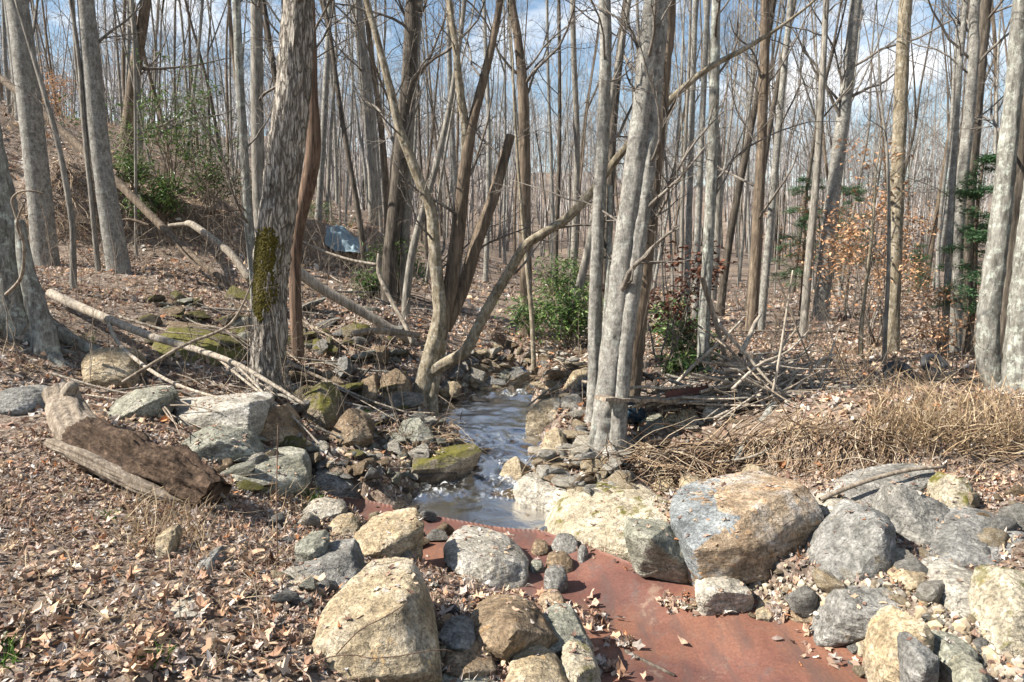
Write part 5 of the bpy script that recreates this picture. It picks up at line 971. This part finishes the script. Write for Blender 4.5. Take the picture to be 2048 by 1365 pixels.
link('leaf_litter', L1.mesh('leaf_litter', M['leaf'], False), kind='stuff', label='dry brown leaves covering the ground around the rocks', cat='leaves')
LOD[0] = 1
x, y = litter_points(44000, -8, 8, 5.2, 13, patchy); xa, ya = litter_points(9000, 3.6, 8, 0, 5.2, patchy); xb, yb = litter_points(5000, -7, -3.6, 0, 5.2, patchy); x, y = np.r_[x, xa, xb], np.r_[y, ya, yb]; L2 = leaves(gen, x, y, .038, .04, .5, .6)
link('leaf_litter', L2.mesh('leaf_litter', M['leaf'], False), kind='stuff', label='dry leaves spread over the banks on both sides of the stream', cat='leaves')
x, y = litter_points(22000, -22, 20, 13, 32, patchy); L3 = leaves(gen, x, y, .085, .05, .4)
link('leaf_litter', L3.mesh('leaf_litter', M['leaf'], False), kind='stuff', label='dry leaves on the forest floor farther into the woods', cat='leaves')
LOD[0] = 0
# leaf scraps caught on the plate around the stones
cl = [(1000,1205,60,18),(1100,1225,70,16),(1340,1215,25,10),(1420,1215,90,14),(1180,1250,25,14),(760,1090,40,14),(830,1130,25,10),(1560,1235,50,12),(1250,1290,20,8),(950,1290,60,20),(1200,1345,40,18)]
cx, cy = [], []
for a, b, w, h in cl:
    for k in range(int(w*1.6)):
        p = hit(R.gauss(a, w*.5), R.gauss(b, h*.6)); cx.append(p[0]); cy.append(p[1])
for k in range(1500):
    p = hit(R.uniform(640,1720), R.uniform(1000,1365))
    if plate_z(p[:1], p[1:2])[0] < p[2]-.003: continue
    e_d = min(p[0]-np.interp(p[1], PLF[:,1], PLF[:,0]), np.interp(p[1], PRT[:,1], PRT[:,0])-p[0])
    if R.random() < math.exp(-max(e_d, 0)/.09)+.02: cx.append(p[0]); cy.append(p[1])
link('leaf_scraps', leaves(gen, np.array(cx), np.array(cy), .03, .03, .6).mesh('leaf_scraps', M['leaf'], False), kind='stuff', label='crumpled dead leaves caught between stones on the rusty sheet', cat='leaves')
from mathutils.bvhtree import BVHTree
vs_, fs_, o_ = [], [], 0
for V_, f_ in TOPS: vs_.append(V_); fs_.append(f_+o_); o_ += len(V_)
bvh = BVHTree.FromPolygons(np.concatenate(vs_).tolist(), np.concatenate(fs_).tolist()); rl = []
for k in range(5200):
    x_, y_ = R.uniform(-3.4, 3.4), R.uniform(2.3, 7.5); h_ = bvh.ray_cast(Vector((x_, y_, 4)), Vector((0,0,-1)))
    if h_[0] is not None and h_[1].z > .72 and vnoise(x_*4, y_*4) > .05: rl.append((x_, y_, h_[0].z))
rl = np.array(rl); _sf = surf; zmap = {(a, b): c for a, b, c in rl}
surf = lambda x, y: np.array([zmap.get((a, b), 0) for a, b in zip(x, y)]) if all((a, b) in zmap for a, b in list(zip(x, y))[:2]) else np.zeros(len(x))
rk = leaves(gen, rl[:,0], rl[:,1], .020, .008, .22, .4); surf = _sf
link('leaf_scraps', rk.mesh('leaf_scraps', M['leaf'], False), kind='stuff', label='shrivelled leaf scraps lying on top of the boulders', cat='leaves')
# the nearest big leaves, one by one
LM = []
for k in range(6):
    o = outline(k); n_ = len(o); r = np.random.default_rng(k)
    for c_ in range(2):
        oz = r.normal(.2,.5)*o[:,0]**2+r.normal(.4,.5)*o[:,1]**2*2+r.normal(0,.14,n_); V = np.c_[o, oz]; V = np.vstack([V, [[0,0,0]]]); LM.append(MB().add(V, t=[(i_, (i_+1) % n_, n_) for i_ in range(n_)]).mesh('fallen_leaf', M['fallen'], False))
k = 0
while k < 300:
    p = hit(R.uniform(-20, 640), 1030+335*R.random()**.6) if k < 240 else hit(R.uniform(840,1250), R.uniform(1190,1360))
    o = link('fallen_leaf', R.choice(LM), GROUND, (p[0], p[1], p[2]+R.uniform(.012,.04))); s_ = R.uniform(.024,.048); o.scale = (s_,)*3; o.rotation_euler = (R.gauss(0,.4), R.gauss(0,.4), R.uniform(0,6.28)); k += 1
def gravel(n_, boxes, size, cols, gen):
    v, f = ICO1; mb = MB()
    P_ = np.array([hit(gen.uniform(b[0],b[2]), gen.uniform(b[1],b[3])) for b in boxes for _ in range(int(n_*b[4]))]); d, z, w = stream(P_[:,0], P_[:,1]); P_ = P_[(plate_z(P_[:,0], P_[:,1]) < P_[:,2]-.004)]; K = len(P_)
    sz = size[0]*(size[1]/size[0])**(gen.random(K)**2); V = v[None]*(1+gen.normal(0,.16,(K,len(v),1)))*gen.uniform(.6,1.1,(K,1,3))*sz[:,None,None]; V = V+P_[:,None]+np.array([0,0,.3])*sz[:,None,None]
    c = np.asarray(cols)[gen.integers(0,len(cols),K)]*gen.uniform(.7,1.2,(K,1)); return mb.add(V.reshape(-1,3), t=(np.arange(K)[:,None,None]*len(v)+f[None]).reshape(-1,3), c=np.repeat(c, len(v), 0))
ICO1 = icosphere(1); GC = [(.42,.34,.23),(.50,.44,.34),(.34,.30,.25),(.27,.22,.16),(.55,.50,.42)]
link('gravel', gravel(2600, [(1640,1180,2048,1365,.5),(1380,1160,1660,1250,.1),(1040,880,1320,990,.15),(860,720,1180,800,.1),(560,1000,900,1180,.08),(640,880,860,980,.07),(800,800,1080,1050,.35)], (.006,.035), GC, gen).mesh('gravel', M['blade'], False), kind='stuff', label='loose gravel lying between the larger stones', cat='gravel')
# rootlets hanging over the right bank
def strands(n_, px0, px1, py0, py1, ln, r, gen, hang=.5, horiz=1.0):
    S_ = np.array([hit(gen.uniform(px0,px1), gen.uniform(py0,py1)) for _ in range(n_)]); S_[:,2] += gen.uniform(.01,.10,n_); S_[:,1] -= gen.uniform(0,.08,n_)
    d = np.stack([gen.normal(0,horiz,n_), -np.abs(gen.normal(.4,.3,n_)), gen.normal(-hang,.35,n_)], -1); P_, R_ = grow(S_, d, gen.uniform(.3,1,n_)*ln, gen.uniform(.5,1,n_)*r, 7, .22, -.08, gen)
    g_ = height(P_[...,0], P_[...,1]); P_[...,2] = np.maximum(P_[...,2], g_+.008); return P_, R_
mb = MB(); RC = np.array([(.42,.31,.20),(.30,.21,.14),(.20,.135,.09),(.48,.40,.30),(.12,.08,.055)])
for a in [(230,1190,1500,895,965,1.1,.009,.2,1.5),(240,1480,1800,870,955,.5,.006,.9,.8),(70,1450,1800,850,960,1.0,.008,.3,1.4),(120,1090,1180,690,760,.9,.007,.3,1),(160,760,960,850,900,.5,.006,.2,1),(70,1750,2040,850,960,.6,.005,.4,.9),(420,60,470,330,480,1.0,.010,.7,.9)]:
    n_, *rest = a; P_, R_ = strands(n_, *rest[:4], rest[4], rest[5], gen, rest[6], rest[7]); mb.tubes(P_, R_, 3); mb.c.append(np.repeat(RC[gen.integers(0,5,len(P_))]*gen.uniform(.8,1.15,(len(P_),1)), P_.shape[1]*3, axis=0))
link('rootlets', mb.mesh('rootlets', M['blade']), kind='stuff', label='tangle of dry rootlets hanging over the eroded stream bank', cat='roots')
# dry grass
def grass(n_, boxes, h, cols, gen, wid=.004, lay=.5):
    P_ = []
    for (a, b, c, d, w) in boxes:
        m = int(n_*w); 
        for _ in range(m): P_.append(hit(gen.uniform(a,c), gen.uniform(b,d)))
    P_ = np.array(P_); K = len(P_); dd = np.stack([gen.normal(0,lay,K), gen.normal(0,lay,K), np.ones(K)], -1); pth, _ = grow(P_, dd, gen.uniform(.4,1,K)*h, np.ones(K), 4, .2, -.12, gen)
    s = unit(np.cross(pth[:,-1]-pth[:,0], gen.normal(size=(K,3))))*wid; ws = np.array([1,.9,.7,.45,.1])[None,:,None]; V = np.stack([pth-s[:,None]*ws, pth+s[:,None]*ws], 2)
    i_ = np.arange(4); q = np.stack([i_*2, i_*2+1, i_*2+3, i_*2+2], -1); q = (np.arange(K)[:,None,None]*10+q[None]).reshape(-1,4); c_ = np.asarray(cols)[gen.integers(0,len(cols),K)]*gen.uniform(.75,1.2,(K,1)); return MB().add(V.reshape(-1,3), q, c=np.repeat(c_, 10, 0))
DRY = [(.38,.28,.17),(.46,.37,.25),(.28,.20,.125),(.22,.155,.10)]
link('dry_grass', grass(2000, [(1740,800,2048,925,.5),(1640,740,1900,800,.10),(1650,640,2048,720,.12),(1440,700,1700,760,.08),(1560,850,1860,900,.08)], .42, DRY, gen, .004, .55).mesh('dry_grass', M['blade'], False), kind='stuff', label='straw-coloured dry grass on the right bank', cat='grass')
link('dry_grass', grass(900, [(250,1000,420,1110,.4),(0,1000,620,1340,.35),(520,960,640,1040,.1),(0,640,160,760,.15)], .22, DRY, gen, .003, .8).mesh('dry_grass', M['blade'], False), kind='stuff', label='curling dry grass among leaves around the rotten log', cat='grass')
link('green_sprouts', grass(260, [(610,985,640,1030,.3),(210,1030,250,1050,.1),(0,1290,40,1340,.2),(300,1310,340,1345,.1),(150,670,190,700,.2),(720,815,735,830,.1)], .09, [(.09,.16,.03),(.06,.12,.025)], gen, .004, .5).mesh('green_sprouts', M['blade'], False), kind='stuff', label='small green grass sprouts between the stones', cat='grass')
# twigs lying about
x, y = litter_points(2600, -6, 7, 1.9, 13, lambda x, y: 1.0+0*x); z = surf(x, y); a = gen.uniform(0, 6.28, len(x)); P_, R_ = grow(np.stack([x,y,z+.012], -1), np.stack([np.cos(a), np.sin(a), gen.normal(.05,.1,len(x))], -1), gen.uniform(.08,.5,len(x)), gen.uniform(.0015,.0045,len(x)), 4, .18, -.03, gen)
P_[...,2] = np.maximum(P_[...,2], surf(P_[...,0], P_[...,1])+.006); link('twig_litter', MB().tubes(P_, R_, 4).mesh('twig_litter', M['stick']), kind='stuff', label='small dead twigs scattered over the leaf-covered banks', cat='twigs')
# brush: thin bare shoots standing in the undergrowth
K = 1300; y = 6.5+gen.random(K)**1.5*34; x = gen.uniform(-.8, .8, K)*y; d, z, w = stream(x, y); m = d > w+.25; x, y = x[m], y[m]; K = len(x); z = height(x, y)
P1, R1 = grow(np.stack([x,y,z-.03], -1), np.stack([gen.normal(0,.35,K), gen.normal(0,.35,K), np.ones(K)], -1), gen.uniform(.3,1.7,K), gen.uniform(.002,.007,K), 5, .12, .02, gen); mb = MB().tubes(P1, R1, 3)
s, d, L, r = kids(P1, R1, 5, .2, 1, .8, .45, .6, gen.uniform(.5,1.4,K), gen); P2, R2 = grow(s, d, L, np.clip(r,.0015,.004), 3, .18, .02, gen); mb.tubes(P2, R2, 3)
K = 900; x = gen.uniform(-13,-2.5,K); y = gen.uniform(11.5,24,K); z = height(x, y); P1, R1 = grow(np.stack([x,y,z-.03], -1), np.stack([gen.normal(.3,.7,K), gen.normal(0,.6,K), np.ones(K)], -1), gen.uniform(.4,1.8,K), gen.uniform(.003,.010,K), 5, .2, -.04, gen); mb.tubes(P1, R1, 3)
s, d, L, r = kids(P1, R1, 4, .2, 1, .8, .5, .6, gen.uniform(.5,1.4,K), gen); P2, R2 = grow(s, d, L, np.clip(r,.002,.005), 3, .2, -.02, gen); mb.tubes(P2, R2, 3)
link('underbrush', mb.mesh('underbrush', M['stick']), kind='stuff', label='bare thin shoots and briars standing across the forest floor', cat='brush')
# briar stems arching in the foreground
for k, (pts, lab) in enumerate([([(560,1365,2.45),(640,1320,2.4),(700,1310,2.4),(760,1318,2.4),(870,1300,2.45),(905,1303,2.5)],'thin reddish briar stem arching across the large tan boulder'),([(672,1310,2.4),(720,1260,2.42),(770,1235,2.45),(815,1205,2.5)],'fine reddish briar twig rising over the large tan boulder'),([(556,1120,3.0),(553,1000,3.05),(556,850,3.1)],'single dark upright twig left of the rusty sheet')]):
    fallen(lab, 'red', pts, [3,3,2], 'briar_stem', 'stem', sides=6, rough=.02, seed=k)
